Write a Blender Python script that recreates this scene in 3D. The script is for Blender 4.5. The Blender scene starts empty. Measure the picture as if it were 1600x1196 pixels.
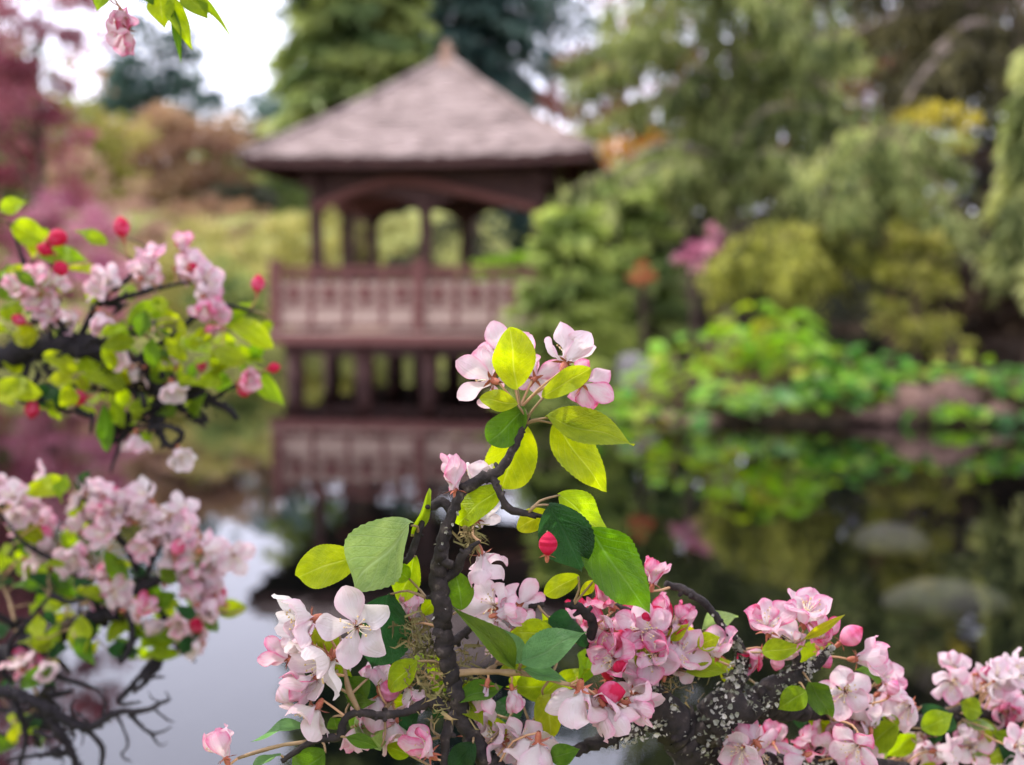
import bpy, math, random
import numpy as np
from mathutils import Vector, Matrix

R = math.radians
scene = bpy.context.scene
COL = scene.collection

# ------------------------------------------------------------------ camera
F_PX, CX, CY = 1931.0, 800.0, 598.0          # photograph is 1600 x 1196
CAM_H = 1.48                                 # metres above the pond surface
PITCH = math.atan(148.0 / F_PX)              # looking slightly down
cam_d = bpy.data.cameras.new('camera')
cam = bpy.data.objects.new('camera', cam_d); COL.objects.link(cam)
cam.location = (0, 0, CAM_H)
cam.rotation_euler = (R(90) - PITCH, 0, 0)
cam_d.sensor_width = 36.0
cam_d.lens = F_PX / 1600.0 * 36.0
cam_d.clip_start = 0.02; cam_d.clip_end = 2000
cam_d.dof.use_dof = True
cam_d.dof.focus_distance = 0.655
cam_d.dof.aperture_fstop = 5.4
scene.camera = cam

# ------------------------------------------------------------------ sky and sun
SUN_EL, SUN_AZ = 50.0, -66.0                 # azimuth from +Y (view direction), negative = to the left
world = bpy.data.worlds.new('World'); scene.world = world
world.use_nodes = True
wn, wl = world.node_tree.nodes, world.node_tree.links
wn.clear()
w_out = wn.new('ShaderNodeOutputWorld'); w_bg = wn.new('ShaderNodeBackground')
w_sky = wn.new('ShaderNodeTexSky'); w_sky.sky_type = 'NISHITA'; w_sky.sun_disc = False
w_sky.sun_elevation = R(SUN_EL); w_sky.sun_rotation = R(SUN_AZ)
w_sky.dust_density = 3.0; w_sky.air_density = 1.0
w_mix = wn.new('ShaderNodeMix'); w_mix.data_type = 'RGBA'
w_mix.inputs['Factor'].default_value = 0.72          # bright thin cloud veil over the whole sky
w_mix.inputs[7].default_value = (24.0, 23.9, 28.6, 1)
wl.new(w_sky.outputs[0], w_mix.inputs[6])
wl.new(w_mix.outputs[2], w_bg.inputs['Color'])
w_bg.inputs['Strength'].default_value = 0.14
wl.new(w_bg.outputs[0], w_out.inputs[0])

sun_d = bpy.data.lights.new('sun', 'SUN'); sun = bpy.data.objects.new('sun', sun_d); COL.objects.link(sun)
sun_d.energy = 5.0; sun_d.angle = R(1.5); sun_d.color = (1.0, 0.95, 0.86)
sdir = Vector((math.sin(R(SUN_AZ)) * math.cos(R(SUN_EL)), math.cos(R(SUN_AZ)) * math.cos(R(SUN_EL)), math.sin(R(SUN_EL))))
sun.rotation_euler = sdir.to_track_quat('Z', 'Y').to_euler()
sun.location = (0, 0, 30)

scene.view_settings.view_transform = 'Standard'
scene.view_settings.look = 'None'
scene.view_settings.exposure = -0.12
scene.view_settings.gamma = 1.0
scene.render.engine = 'CYCLES'
scene.cycles.max_bounces = 6
scene.cycles.transparent_max_bounces = 12

# ------------------------------------------------------------------ helpers
rng = np.random.default_rng(7)
random.seed(11)

def P(u, v, Y):
    """world point seen at photo pixel (u, v) at ground distance Y from the camera"""
    dx, dy = (u - CX) / F_PX, -(v - CY) / F_PX
    c, s = math.cos(PITCH), math.sin(PITCH)
    y = c + dy * s; z = dy * c - s
    k = Y / y
    return Vector((dx * k, Y, CAM_H + z * k))

def mesh_np(name, V, Fc, smooth=False):
    V = np.ascontiguousarray(V, dtype=np.float32).reshape(-1, 3)
    Fc = np.ascontiguousarray(Fc, dtype=np.int32)
    n, k = Fc.shape
    me = bpy.data.meshes.new(name)
    me.vertices.add(len(V)); me.vertices.foreach_set('co', V.ravel())
    me.loops.add(n * k); me.loops.foreach_set('vertex_index', Fc.ravel())
    me.polygons.add(n); me.polygons.foreach_set('loop_start', np.arange(n, dtype=np.int32) * k)
    me.update(calc_edges=True)
    if smooth: me.polygons.foreach_set('use_smooth', np.ones(n, dtype=bool))
    return me

def mesh_py(name, V, Fc, smooth=False):
    me = bpy.data.meshes.new(name); me.from_pydata([tuple(v) for v in V], [], Fc); me.update()
    if smooth: me.polygons.foreach_set('use_smooth', np.ones(len(me.polygons), dtype=bool))
    return me

def obj(name, me, mat=None, parent=None, M=None):
    o = bpy.data.objects.new(name, me); COL.objects.link(o)
    if mat and me is not None and len(me.materials) == 0: me.materials.append(mat)
    if parent: o.parent = parent
    if M is not None: o.matrix_basis = M
    return o

def empty(name, loc=(0, 0, 0), rz=0.0):
    o = bpy.data.objects.new(name, None); COL.objects.link(o)
    o.location = loc; o.rotation_euler = (0, 0, rz); o.empty_display_size = 0.1
    return o

def tag(o, label=None, cat=None, group=None, kind=None):
    if label: o['label'] = label
    if cat: o['category'] = cat
    if group: o['group'] = group
    if kind: o['kind'] = kind
    return o

class MB:
    """collects shapes into one mesh"""
    def __init__(s): s.V = []; s.F = []
    def add(s, V, Fc):
        b = len(s.V); s.V.extend([tuple(v) for v in V]); s.F.extend([[i + b for i in f] for f in Fc]); return s
    def box(s, c, d, rz=0.0):
        c = Vector(c); h = [x / 2 for x in d]; m = Matrix.Rotation(rz, 3, 'Z')
        V = [c + m @ Vector((sx * h[0], sy * h[1], sz * h[2])) for sz in (-1, 1) for sy in (-1, 1) for sx in (-1, 1)]
        return s.add(V, [[0, 2, 3, 1], [4, 5, 7, 6], [0, 1, 5, 4], [2, 6, 7, 3], [0, 4, 6, 2], [1, 3, 7, 5]])
    def build(s, name, mat, parent=None, smooth=False, M=None):
        return obj(name, mesh_py(name, s.V, s.F, smooth), mat, parent, M)

def catmull(pts, rad, step):
    pts = [Vector(p) for p in pts]
    if len(pts) == 2: pts = [pts[0], (pts[0] + pts[1]) / 2, pts[1]]; rad = [rad[0], (rad[0] + rad[1]) / 2, rad[1]]
    out, ro = [], []
    n = len(pts)
    for i in range(n - 1):
        p0 = pts[max(i - 1, 0)]; p1 = pts[i]; p2 = pts[i + 1]; p3 = pts[min(i + 2, n - 1)]
        m = max(2, int((p2 - p1).length / step))
        for k in range(m):
            t = k / m
            out.append(0.5 * ((2 * p1) + (p2 - p0) * t + (2 * p0 - 5 * p1 + 4 * p2 - p3) * t * t + (3 * p1 - p0 - 3 * p2 + p3) * t ** 3))
            ro.append(rad[i] * (1 - t) + rad[i + 1] * t)
    out.append(pts[-1]); ro.append(rad[-1])
    return out, ro

def tube(pts, rad, sides=8, rough=0.0, knots=0.0, rnd=random):
    V, Fc = [], []
    n = len(pts)
    d0 = (pts[1] - pts[0]).normalized()
    up = Vector((0, 0, 1)) if abs(d0.z) < 0.9 else Vector((1, 0, 0))
    a = d0.cross(up).normalized()
    for i in range(n):
        d = (pts[min(i + 1, n - 1)] - pts[max(i - 1, 0)])
        if d.length < 1e-9: d = d0
        d.normalize()
        a = (a - d * a.dot(d)); a.normalize(); b = d.cross(a)
        kn = 1.0 + (knots * rnd.random() if rnd.random() < 0.3 else 0.0)
        for k in range(sides):
            an = 2 * math.pi * k / sides
            r = rad[i] * kn * (1 + rough * (rnd.random() - 0.5) * 2)
            V.append(pts[i] + (a * math.cos(an) + b * math.sin(an)) * r)
    for i in range(n - 1):
        for k in range(sides):
            k2 = (k + 1) % sides
            Fc.append([i * sides + k, i * sides + k2, (i + 1) * sides + k2, (i + 1) * sides + k])
    Fc.append(list(range(sides))[::-1]); Fc.append([(n - 1) * sides + k for k in range(sides)])
    return V, Fc

# ------------------------------------------------------------------ materials
def nm(name):
    m = bpy.data.materials.new(name); m.use_nodes = True
    nt = m.node_tree; nt.nodes.clear()
    out = nt.nodes.new('ShaderNodeOutputMaterial')
    return m, nt, out
def N(nt, t, **kw):
    n = nt.nodes.new(t)
    for k, v in kw.items(): setattr(n, k, v)
    return n
def ramp(nt, fac, stops):
    r = N(nt, 'ShaderNodeValToRGB'); e = r.color_ramp.elements
    while len(e) < len(stops): e.new(0.5)
    for i, (p, c) in enumerate(stops): e[i].position = p; e[i].color = (*c, 1)
    nt.links.new(fac, r.inputs[0]); return r.outputs[0]
def noise(nt, scale, detail=4, vec=None, rough=0.55):
    t = N(nt, 'ShaderNodeTexNoise'); t.inputs['Scale'].default_value = scale; t.inputs['Detail'].default_value = detail
    t.inputs['Roughness'].default_value = rough
    if vec is not None: nt.links.new(vec, t.inputs['Vector'])
    return t
def coord(nt, which='Object', scale=None):
    c = N(nt, 'ShaderNodeTexCoord').outputs[which]
    if scale:
        m = N(nt, 'ShaderNodeMapping'); m.inputs['Scale'].default_value = scale; nt.links.new(c, m.inputs[0]); c = m.outputs[0]
    return c

def mat_solid(name, stops, scale=8, rough=0.8, bump=0.3, stretch=None, bscale=None, spec=0.3, bdist=0.01):
    m, nt, out = nm(name)
    c = coord(nt, 'Object', stretch)
    t = noise(nt, scale, 6, c)
    b = N(nt, 'ShaderNodeBsdfPrincipled')
    nt.links.new(ramp(nt, t.outputs['Fac'], stops), b.inputs['Base Color'])
    b.inputs['Roughness'].default_value = rough; b.inputs['Specular IOR Level'].default_value = spec
    if bump:
        t2 = noise(nt, bscale or scale * 3, 6, c); bp = N(nt, 'ShaderNodeBump')
        bp.inputs['Strength'].default_value = bump; bp.inputs['Distance'].default_value = bdist
        nt.links.new(t2.outputs['Fac'], bp.inputs['Height']); nt.links.new(bp.outputs[0], b.inputs['Normal'])
    nt.links.new(b.outputs[0], out.inputs[0])
    return m

def mat_foliage(name, dark, mid, light, transl=0.35, rough=0.6):
    """leaf colour varies from leaf to leaf and clump to clump (attribute tint)"""
    m, nt, out = nm(name)
    at = N(nt, 'ShaderNodeAttribute', attribute_name='tint')
    col = ramp(nt, at.outputs['Fac'], [(0.08, dark), (0.5, mid), (0.92, light)])
    d = N(nt, 'ShaderNodeBsdfPrincipled'); d.inputs['Roughness'].default_value = rough; d.inputs['Specular IOR Level'].default_value = 0.25
    t = N(nt, 'ShaderNodeBsdfTranslucent')
    h = N(nt, 'ShaderNodeHueSaturation'); h.inputs['Value'].default_value = 1.35; h.inputs['Saturation'].default_value = 1.1
    nt.links.new(col, h.inputs['Color']); nt.links.new(h.outputs[0], t.inputs['Color'])
    nt.links.new(col, d.inputs['Base Color'])
    x = N(nt, 'ShaderNodeMixShader'); x.inputs[0].default_value = transl
    nt.links.new(d.outputs[0], x.inputs[1]); nt.links.new(t.outputs[0], x.inputs[2]); nt.links.new(x.outputs[0], out.inputs[0])
    return m

def mat_leaf(name, transl=0.5, gloss=0.35):
    """crab apple / bank leaf: base colour from the object's own colour, veins from the leaf's UV"""
    m, nt, out = nm(name); L = nt.links
    oi = N(nt, 'ShaderNodeObjectInfo')
    uv = N(nt, 'ShaderNodeUVMap'); uv.uv_map = 'leaf'
    sx = N(nt, 'ShaderNodeSeparateXYZ'); L.new(uv.outputs[0], sx.inputs[0])
    def M(op, a, b=None, c=None):
        n = N(nt, 'ShaderNodeMath', operation=op)
        for i, x in enumerate((a, b, c)):
            if x is None: continue
            if isinstance(x, (int, float)): n.inputs[i].default_value = x
            else: L.new(x, n.inputs[i])
        return n.outputs[0]
    au = M('ABSOLUTE', M('SUBTRACT', sx.outputs[0], 0.5))           # 0 at midrib .. 0.5
    mid = M('SUBTRACT', 1.0, M('MINIMUM', M('MULTIPLY', au, 22.0), 1.0))
    s = M('FRACT', M('MULTIPLY', M('SUBTRACT', sx.outputs[1], M('MULTIPLY', au, 0.62)), 7.5))
    side = M('SUBTRACT', 1.0, M('MINIMUM', M('MULTIPLY', M('ABSOLUTE', M('SUBTRACT', s, 0.5)), 13.0), 1.0))
    vein = M('MAXIMUM', mid, M('MULTIPLY', side, 0.55))
    c = coord(nt, 'Object')
    t = noise(nt, 3.0, 5, c); t2 = noise(nt, 26.0, 3, c)
    mx = N(nt, 'ShaderNodeMix', data_type='RGBA', blend_type='MULTIPLY'); mx.inputs['Factor'].default_value = 1.0
    L.new(oi.outputs['Color'], mx.inputs[6])
    L.new(ramp(nt, t.outputs['Fac'], [(0.25, (0.55, 0.62, 0.6)), (0.62, (1.08, 1.03, 1.0))]), mx.inputs[7])
    # small brown blemishes
    sp = N(nt, 'ShaderNodeMix', data_type='RGBA'); sp.inputs[7].default_value = (0.10, 0.06, 0.02, 1)
    L.new(mx.outputs[2], sp.inputs[6])
    L.new(M('MULTIPLY', M('GREATER_THAN', t2.outputs['Fac'], 0.735), 0.7), sp.inputs['Factor'])
    vm = N(nt, 'ShaderNodeMix', data_type='RGBA'); L.new(sp.outputs[2], vm.inputs[6])
    hv = N(nt, 'ShaderNodeHueSaturation'); hv.inputs['Value'].default_value = 1.35; hv.inputs['Saturation'].default_value = 0.8
    L.new(sp.outputs[2], hv.inputs['Color']); L.new(hv.outputs[0], vm.inputs[7]); L.new(M('MULTIPLY', vein, 0.75), vm.inputs['Factor'])
    b = N(nt, 'ShaderNodeBsdfPrincipled'); b.inputs['Roughness'].default_value = 0.42; b.inputs['Specular IOR Level'].default_value = gloss
    L.new(vm.outputs[2], b.inputs['Base Color'])
    bp = N(nt, 'ShaderNodeBump'); bp.inputs['Strength'].default_value = 0.6; bp.inputs['Distance'].default_value = 0.05
    L.new(M('SUBTRACT', M('MULTIPLY', t2.outputs['Fac'], 0.2), M('MULTIPLY', vein, 0.6)), bp.inputs['Height']); L.new(bp.outputs[0], b.inputs['Normal'])
    tr = N(nt, 'ShaderNodeBsdfTranslucent')
    ht = N(nt, 'ShaderNodeHueSaturation'); ht.inputs['Value'].default_value = 1.5; ht.inputs['Saturation'].default_value = 1.12; ht.inputs['Hue'].default_value = 0.492
    L.new(vm.outputs[2], ht.inputs['Color']); L.new(ht.outputs[0], tr.inputs['Color'])
    x = N(nt, 'ShaderNodeMixShader'); x.inputs[0].default_value = transl
    L.new(b.outputs[0], x.inputs[1]); L.new(tr.outputs[0], x.inputs[2]); L.new(x.outputs[0], out.inputs[0])
    return m

def mat_petal(name):
    """object colour red channel = how pink this petal is"""
    m, nt, out = nm(name); L = nt.links
    oi = N(nt, 'ShaderNodeObjectInfo'); sc = N(nt, 'ShaderNodeSeparateColor'); L.new(oi.outputs['Color'], sc.inputs[0])
    uv = N(nt, 'ShaderNodeUVMap'); uv.uv_map = 'leaf'
    sx = N(nt, 'ShaderNodeSeparateXYZ'); L.new(uv.outputs[0], sx.inputs[0])
    def M(op, a, b=None):
        n = N(nt, 'ShaderNodeMath', operation=op)
        for i, x in enumerate((a, b)):
            if x is None: continue
            if isinstance(x, (int, float)): n.inputs[i].default_value = x
            else: L.new(x, n.inputs[i])
        return n.outputs[0]
    au = M('MULTIPLY', M('ABSOLUTE', M('SUBTRACT', sx.outputs[0], 0.5)), 2.0)
    edge = M('MAXIMUM', M('POWER', au, 2.5), M('POWER', sx.outputs[1], 4.0))
    mp = N(nt, 'ShaderNodeMapping'); mp.inputs['Scale'].default_value = (16, 1.5, 1); L.new(uv.outputs[0], mp.inputs[0])
    t = noise(nt, 1.0, 3, mp.outputs[0])
    c = coord(nt, 'Object'); t2 = noise(nt, 2.2, 3, c)
    f = M('ADD', M('MULTIPLY', M('MULTIPLY', edge, M('MULTIPLY', t2.outputs['Fac'], 1.9)), 0.62), M('MULTIPLY', M('SUBTRACT', t.outputs['Fac'], 0.42), 0.5))
    f = M('ADD', f, M('MULTIPLY', M('SUBTRACT', t2.outputs['Fac'], 0.5), 0.5))
    f = M('MULTIPLY', M('ADD', f, 0.07), M('MULTIPLY', sc.outputs[0], 1.9))
    f = M('ADD', f, M('MULTIPLY', M('MAXIMUM', M('SUBTRACT', sc.outputs[0], 0.5), 0.0), 1.7))
    col = ramp(nt, f, [(0.0, (0.72, 0.665, 0.665)), (0.30, (0.73, 0.50, 0.57)), (0.62, (0.72, 0.22, 0.38)), (1.0, (0.56, 0.018, 0.075))])
    b = N(nt, 'ShaderNodeBsdfPrincipled'); b.inputs['Roughness'].default_value = 0.6; b.inputs['Specular IOR Level'].default_value = 0.2
    L.new(col, b.inputs['Base Color'])
    bp = N(nt, 'ShaderNodeBump'); bp.inputs['Strength'].default_value = 0.4; bp.inputs['Distance'].default_value = 0.06
    L.new(t.outputs['Fac'], bp.inputs['Height']); L.new(bp.outputs[0], b.inputs['Normal'])
    tr = N(nt, 'ShaderNodeBsdfTranslucent'); L.new(col, tr.inputs['Color'])
    x = N(nt, 'ShaderNodeMixShader'); x.inputs[0].default_value = 0.48
    L.new(b.outputs[0], x.inputs[1]); L.new(tr.outputs[0], x.inputs[2]); L.new(x.outputs[0], out.inputs[0])
    return m

M_LEAF = mat_leaf('crab_apple_leaf', 0.52, 0.4)
M_BANKLEAF = mat_leaf('bank_plant_leaf', 0.42, 0.45)
M_PETAL = mat_petal('crab_apple_petal')
M_BARK = mat_solid('crab_apple_bark', [(0.3, (0.010, 0.008, 0.008)), (0.58, (0.028, 0.021, 0.019)), (0.78, (0.13, 0.105, 0.088))], 140, 0.9, 0.8, bscale=260, bdist=0.002)
M_BARK_DARK = mat_solid('dark_bark', [(0.3, (0.006, 0.005, 0.007)), (0.7, (0.020, 0.016, 0.018))], 120, 0.9, 0.5, bscale=260, bdist=0.002)  # darker bark tone for the left tree
M_TWIG = mat_solid('green_twig', [(0.3, (0.16, 0.10, 0.05)), (0.7, (0.30, 0.20, 0.10))], 60, 0.6, 0.2)
M_PEDICEL = mat_solid('flower_stalk', [(0.3, (0.36, 0.16, 0.10)), (0.7, (0.45, 0.30, 0.14))], 40, 0.55, 0.0)
M_CALYX = mat_solid('calyx', [(0.35, (0.30, 0.06, 0.04)), (0.65, (0.36, 0.14, 0.07))], 30, 0.6, 0.0)
M_STAMEN = mat_solid('stamen', [(0.3, (0.75, 0.66, 0.52)), (0.7, (0.80, 0.70, 0.50))], 20, 0.6, 0.0)
M_ANTHER = mat_solid('anther', [(0.3, (0.55, 0.38, 0.16)), (0.7, (0.62, 0.46, 0.22))], 20, 0.7, 0.0)
M_LICHEN = mat_solid('lichen', [(0.3, (0.16, 0.155, 0.13)), (0.5, (0.36, 0.34, 0.29)), (0.75, (0.60, 0.56, 0.48))], 70, 0.95, 0.4, bscale=300, bdist=0.002)
M_LICHEN_GREY = mat_solid('grey_lichen', [(0.3, (0.07, 0.075, 0.055)), (0.5, (0.17, 0.17, 0.13)), (0.75, (0.30, 0.30, 0.24))], 90, 0.95, 0.4, bscale=300, bdist=0.002)
M_MOSS = mat_solid('dry_moss', [(0.3, (0.06, 0.05, 0.02)), (0.5, (0.16, 0.14, 0.05)), (0.75, (0.33, 0.20, 0.09))], 60, 0.95, 0.0)

M_TRUNK = mat_solid('tree_bark', [(0.3, (0.05, 0.032, 0.024)), (0.7, (0.15, 0.10, 0.075))], 5, 0.95, 0.6, stretch=(4, 4, 0.8), bdist=0.03)
M_TRUNK_PALE = mat_solid('pale_bark', [(0.3, (0.17, 0.13, 0.10)), (0.7, (0.34, 0.27, 0.22))], 5, 0.95, 0.6, stretch=(4, 4, 0.8), bdist=0.03)
M_SHINGLE = mat_solid('cedar_shake', [(0.25, (0.13, 0.095, 0.085)), (0.5, (0.27, 0.205, 0.185)), (0.8, (0.41, 0.325, 0.30))], 2.6, 0.9, 0.5, stretch=(1, 1, 1), bscale=40, bdist=0.01)
M_MOSSCAP = mat_solid('ridge_cap', [(0.3, (0.26, 0.16, 0.11)), (0.7, (0.38, 0.25, 0.18))], 6, 0.9, 0.4)
M_DARKWOOD_SHADE = mat_solid('dark_timber_with_shade', [(0.3, (0.035, 0.013, 0.011)), (0.7, (0.085, 0.034, 0.027))], 6, 0.65, 0.3, stretch=(6, 6, 0.7))  # dark red-brown timber, with the deep shade under the roof in its tone
M_REDWOOD = mat_solid('red_stained_timber', [(0.3, (0.12, 0.042, 0.034)), (0.7, (0.22, 0.090, 0.076))], 7, 0.7, 0.3, stretch=(6, 6, 0.7))
M_PALEWOOD = mat_solid('weathered_pale_board', [(0.3, (0.36, 0.24, 0.185)), (0.7, (0.50, 0.365, 0.29))], 9, 0.8, 0.3)
M_ROCK = mat_solid('bank_rock', [(0.3, (0.06, 0.035, 0.028)), (0.55, (0.14, 0.08, 0.062)), (0.8, (0.25, 0.165, 0.13))], 4, 0.9, 0.7, bscale=14, bdist=0.03)
M_STONE_WET = mat_solid('silted_stone', [(0.3, (0.30, 0.25, 0.21)), (0.7, (0.50, 0.43, 0.37))], 4, 0.9, 0.4, bscale=18, bdist=0.02)
M_STONE = mat_solid('pale_stone', [(0.3, (0.12, 0.11, 0.10)), (0.7, (0.38, 0.35, 0.33))], 4, 0.9, 0.5, bscale=18, bdist=0.02)

# ------------------------------------------------------------------ ground
POND = [(-0.4, 2.7), (2.4, 2.9), (5.2, 4.4), (8.2, 7.5), (9.2, 11.2), (7.6, 12.9), (5.6, 13.25), (4.2, 13.35), (2.9, 13.5), (1.9, 13.8),
        (1.35, 14.7), (1.3, 16.2), (1.75, 18.2), (2.2, 21.0), (1.6, 24.6), (-0.8, 26.0), (-4.0, 26.2), (-7.5, 25.2), (-10.5, 23.0),
        (-11.5, 17.0), (-10.0, 10.0), (-6.5, 5.0), (-3.2, 3.0)]
def smooth_poly(p, n=8):
    q = []
    m = len(p)
    for i in range(m):
        p0, p1, p2, p3 = [np.array(p[(i + k) % m]) for k in (-1, 0, 1, 2)]
        for k in range(n):
            t = k / n
            q.append(0.5 * ((2 * p1) + (p2 - p0) * t + (2 * p0 - 5 * p1 + 4 * p2 - p3) * t * t + (3 * p1 - p0 - 3 * p2 + p3) * t ** 3))
    return np.array(q)
PONDS = smooth_poly(POND)
def pond_sd(X, Y):
    """signed distance to the shore, negative in the water"""
    X = np.asarray(X, float); Y = np.asarray(Y, float)
    d = np.full(X.shape, 1e9); inside = np.zeros(X.shape, bool)
    A = PONDS; B = np.roll(PONDS, -1, axis=0)
    for (ax, ay), (bx, by) in zip(A, B):
        ex, ey = bx - ax, by - ay
        t = np.clip(((X - ax) * ex + (Y - ay) * ey) / (ex * ex + ey * ey + 1e-12), 0, 1)
        d = np.minimum(d, np.hypot(X - ax - t * ex, Y - ay - t * ey))
        c = ((ay > Y) != (by > Y)) & (X < (bx - ax) * (Y - ay) / (by - ay + 1e-12) + ax)
        inside ^= c
    return np.where(inside, -d, d)
def sstep(a, b, x):
    t = np.clip((x - a) / (b - a), 0, 1); return t * t * (3 - 2 * t)
def ground_z(X, Y):
    X = np.asarray(X, float); Y = np.asarray(Y, float)
    d = pond_sd(X, Y)
    h = np.where(d < 0, -0.9 * sstep(0, 2.2, -d) - 0.05, 0.0)
    o = np.maximum(d, 0)
    bank = 0.06 + 0.26 * sstep(0, 0.9, o)
    hillR = 2.9 * sstep(2.2, 14, o) * sstep(0.5, 4.0, X) * sstep(12, 16, Y)
    hillL = (3.9 * sstep(2.0, 22, o)) * sstep(3.0, -2.0, X) * sstep(20, 27, Y)
    far = 5.0 * sstep(45, 120, Y)
    wob = 0.10 * np.sin(X * 0.9 + 1.3) * np.cos(Y * 0.7) * sstep(0.6, 3, o)
    return np.where(d < 0, h, bank + hillR + hillL + far + wob * (Y > 11))
def gz(x, y): return float(ground_z(np.array([x]), np.array([y]))[0])

s = np.linspace(-1, 1, 230)
gx = 6.0 * s + 300.0 * np.sign(s) * np.abs(s) ** 5 + 12 * s ** 3
s2 = np.linspace(-1, 1, 250)
gy = 14 + 12.0 * s2 + 300.0 * np.sign(s2) * np.abs(s2) ** 5 + 12 * s2 ** 3
GX, GY = np.meshgrid(gx, gy, indexing='ij')
GZ = ground_z(GX, GY)
nx, ny = len(gx), len(gy)
idx = np.arange(nx * ny).reshape(nx, ny)
Fg = np.stack([idx[:-1, :-1], idx[1:, :-1], idx[1:, 1:], idx[:-1, 1:]], -1).reshape(-1, 4)
m, nt, out = nm('garden_ground')
geo = N(nt, 'ShaderNodeNewGeometry'); sep = N(nt, 'ShaderNodeSeparateXYZ'); nt.links.new(geo.outputs['Position'], sep.inputs[0])
n1 = noise(nt, 0.55, 5, geo.outputs['Position']); n2 = noise(nt, 9.0, 5, geo.outputs['Position'])
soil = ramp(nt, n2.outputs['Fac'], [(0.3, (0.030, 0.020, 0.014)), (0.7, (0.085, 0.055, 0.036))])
lawn = ramp(nt, n2.outputs['Fac'], [(0.3, (0.12, 0.145, 0.034)), (0.7, (0.31, 0.305, 0.09))])
mud = ramp(nt, n2.outputs['Fac'], [(0.3, (0.003, 0.005, 0.005)), (0.7, (0.008, 0.010, 0.010))])
def mixc(a, b, f):
    x = N(nt, 'ShaderNodeMix', data_type='RGBA'); nt.links.new(a, x.inputs[6]); nt.links.new(b, x.inputs[7]); nt.links.new(f, x.inputs['Factor']); return x.outputs[2]
def mr(v, a, b):
    x = N(nt, 'ShaderNodeMapRange'); x.inputs[1].default_value = a; x.inputs[2].default_value = b; nt.links.new(v, x.inputs[0]); return x.outputs[0]
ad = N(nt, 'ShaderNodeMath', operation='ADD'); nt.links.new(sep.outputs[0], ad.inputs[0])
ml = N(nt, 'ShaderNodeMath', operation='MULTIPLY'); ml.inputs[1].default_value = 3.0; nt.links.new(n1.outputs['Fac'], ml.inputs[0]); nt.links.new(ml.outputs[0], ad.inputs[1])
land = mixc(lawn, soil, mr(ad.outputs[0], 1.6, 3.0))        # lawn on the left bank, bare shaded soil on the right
gcol = mixc(mud, land, mr(sep.outputs[2], -0.02, 0.06))
gb = N(nt, 'ShaderNodeBsdfPrincipled'); gb.inputs['Roughness'].default_value = 0.95; gb.inputs['Specular IOR Level'].default_value = 0.1
nt.links.new(gcol, gb.inputs['Base Color'])
gbp = N(nt, 'ShaderNodeBump'); gbp.inputs['Strength'].default_value = 0.8; gbp.inputs['Distance'].default_value = 0.08
nt.links.new(n2.outputs['Fac'], gbp.inputs['Height']); nt.links.new(gbp.outputs[0], gb.inputs['Normal'])
nt.links.new(gb.outputs[0], out.inputs[0])
ground = obj('ground', mesh_np('ground', np.stack([GX, GY, GZ], -1), Fg, True), m)
tag(ground, 'sloping garden ground with pale lawn and dark soil round the pond', 'ground', kind='structure')

# ------------------------------------------------------------------ water
m, nt, out = nm('pond_water')
geo = N(nt, 'ShaderNodeNewGeometry')
mp = N(nt, 'ShaderNodeMapping'); mp.inputs['Scale'].default_value = (1.2, 0.5, 1); nt.links.new(geo.outputs['Position'], mp.inputs[0])
wv = noise(nt, 1.6, 3, mp.outputs[0]); bp = N(nt, 'ShaderNodeBump'); bp.inputs['Strength'].default_value = 0.05; bp.inputs['Distance'].default_value = 0.06
nt.links.new(wv.outputs['Fac'], bp.inputs['Height'])
fr = N(nt, 'ShaderNodeFresnel'); fr.inputs['IOR'].default_value = 1.5; nt.links.new(bp.outputs[0], fr.inputs['Normal'])
gl = N(nt, 'ShaderNodeBsdfGlossy'); gl.inputs['Roughness'].default_value = 0.015; gl.inputs['Color'].default_value = (0.98, 0.98, 1.0, 1); nt.links.new(bp.outputs[0], gl.inputs['Normal'])
tp = N(nt, 'ShaderNodeBsdfTransparent'); tp.inputs['Color'].default_value = (0.46, 0.50, 0.50, 1)
mx = N(nt, 'ShaderNodeMixShader'); nt.links.new(fr.outputs[0], mx.inputs[0]); nt.links.new(tp.outputs[0], mx.inputs[1]); nt.links.new(gl.outputs[0], mx.inputs[2])
nt.links.new(mx.outputs[0], out.inputs[0])
wx = np.linspace(-13.5, 11, 30); wy = np.linspace(1.6, 28, 30)
WX, WY = np.meshgrid(wx, wy, indexing='ij'); ii = np.arange(900).reshape(30, 30)
Fw = np.stack([ii[:-1, :-1], ii[1:, :-1], ii[1:, 1:], ii[:-1, 1:]], -1).reshape(-1, 4)
water = obj('pond_water', mesh_np('pond_water', np.stack([WX, WY, np.zeros_like(WX)], -1), Fw), m)
tag(water, 'still dark pond water mirroring trees and pale sky', 'water', kind='structure')

# ------------------------------------------------------------------ pavilion
PC = Vector((-1.12, 21.6, 0.0)); PR = R(-8)
pav = empty('pavilion', PC, PR)
tag(pav, 'open timber garden pavilion with shingled pyramid roof standing on piles over the pond', 'pavilion')
RA, ZE, RH = 2.74, 3.44, 1.98
def roof_pt(face, s, t, off=0.0):
    """face 0..3, s -1..1 along the eave, t 0 eave .. 1 apex"""
    a = RA * (1 - t); z = ZE + RH * (0.84 * t + 0.16 * t * t) + 0.07 * abs(s) ** 3 * (1 - t) ** 3 + off
    p = Vector((s * a, -a, z)); return Matrix.Rotation(face * math.pi / 2, 3, 'Z') @ p
V, Fc = [], []
NS, NT = 12, 14
for f in range(4):
    for j in range(NT + 1):
        for i in range(NS + 1): V.append(roof_pt(f, -1 + 2 * i / NS, j / NT * 0.985))
    b = f * (NS + 1) * (NT + 1)
    for j in range(NT):
        for i in range(NS):
            k = b + j * (NS + 1) + i; Fc.append([k, k + 1, k + NS + 2, k + NS + 1])
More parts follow.
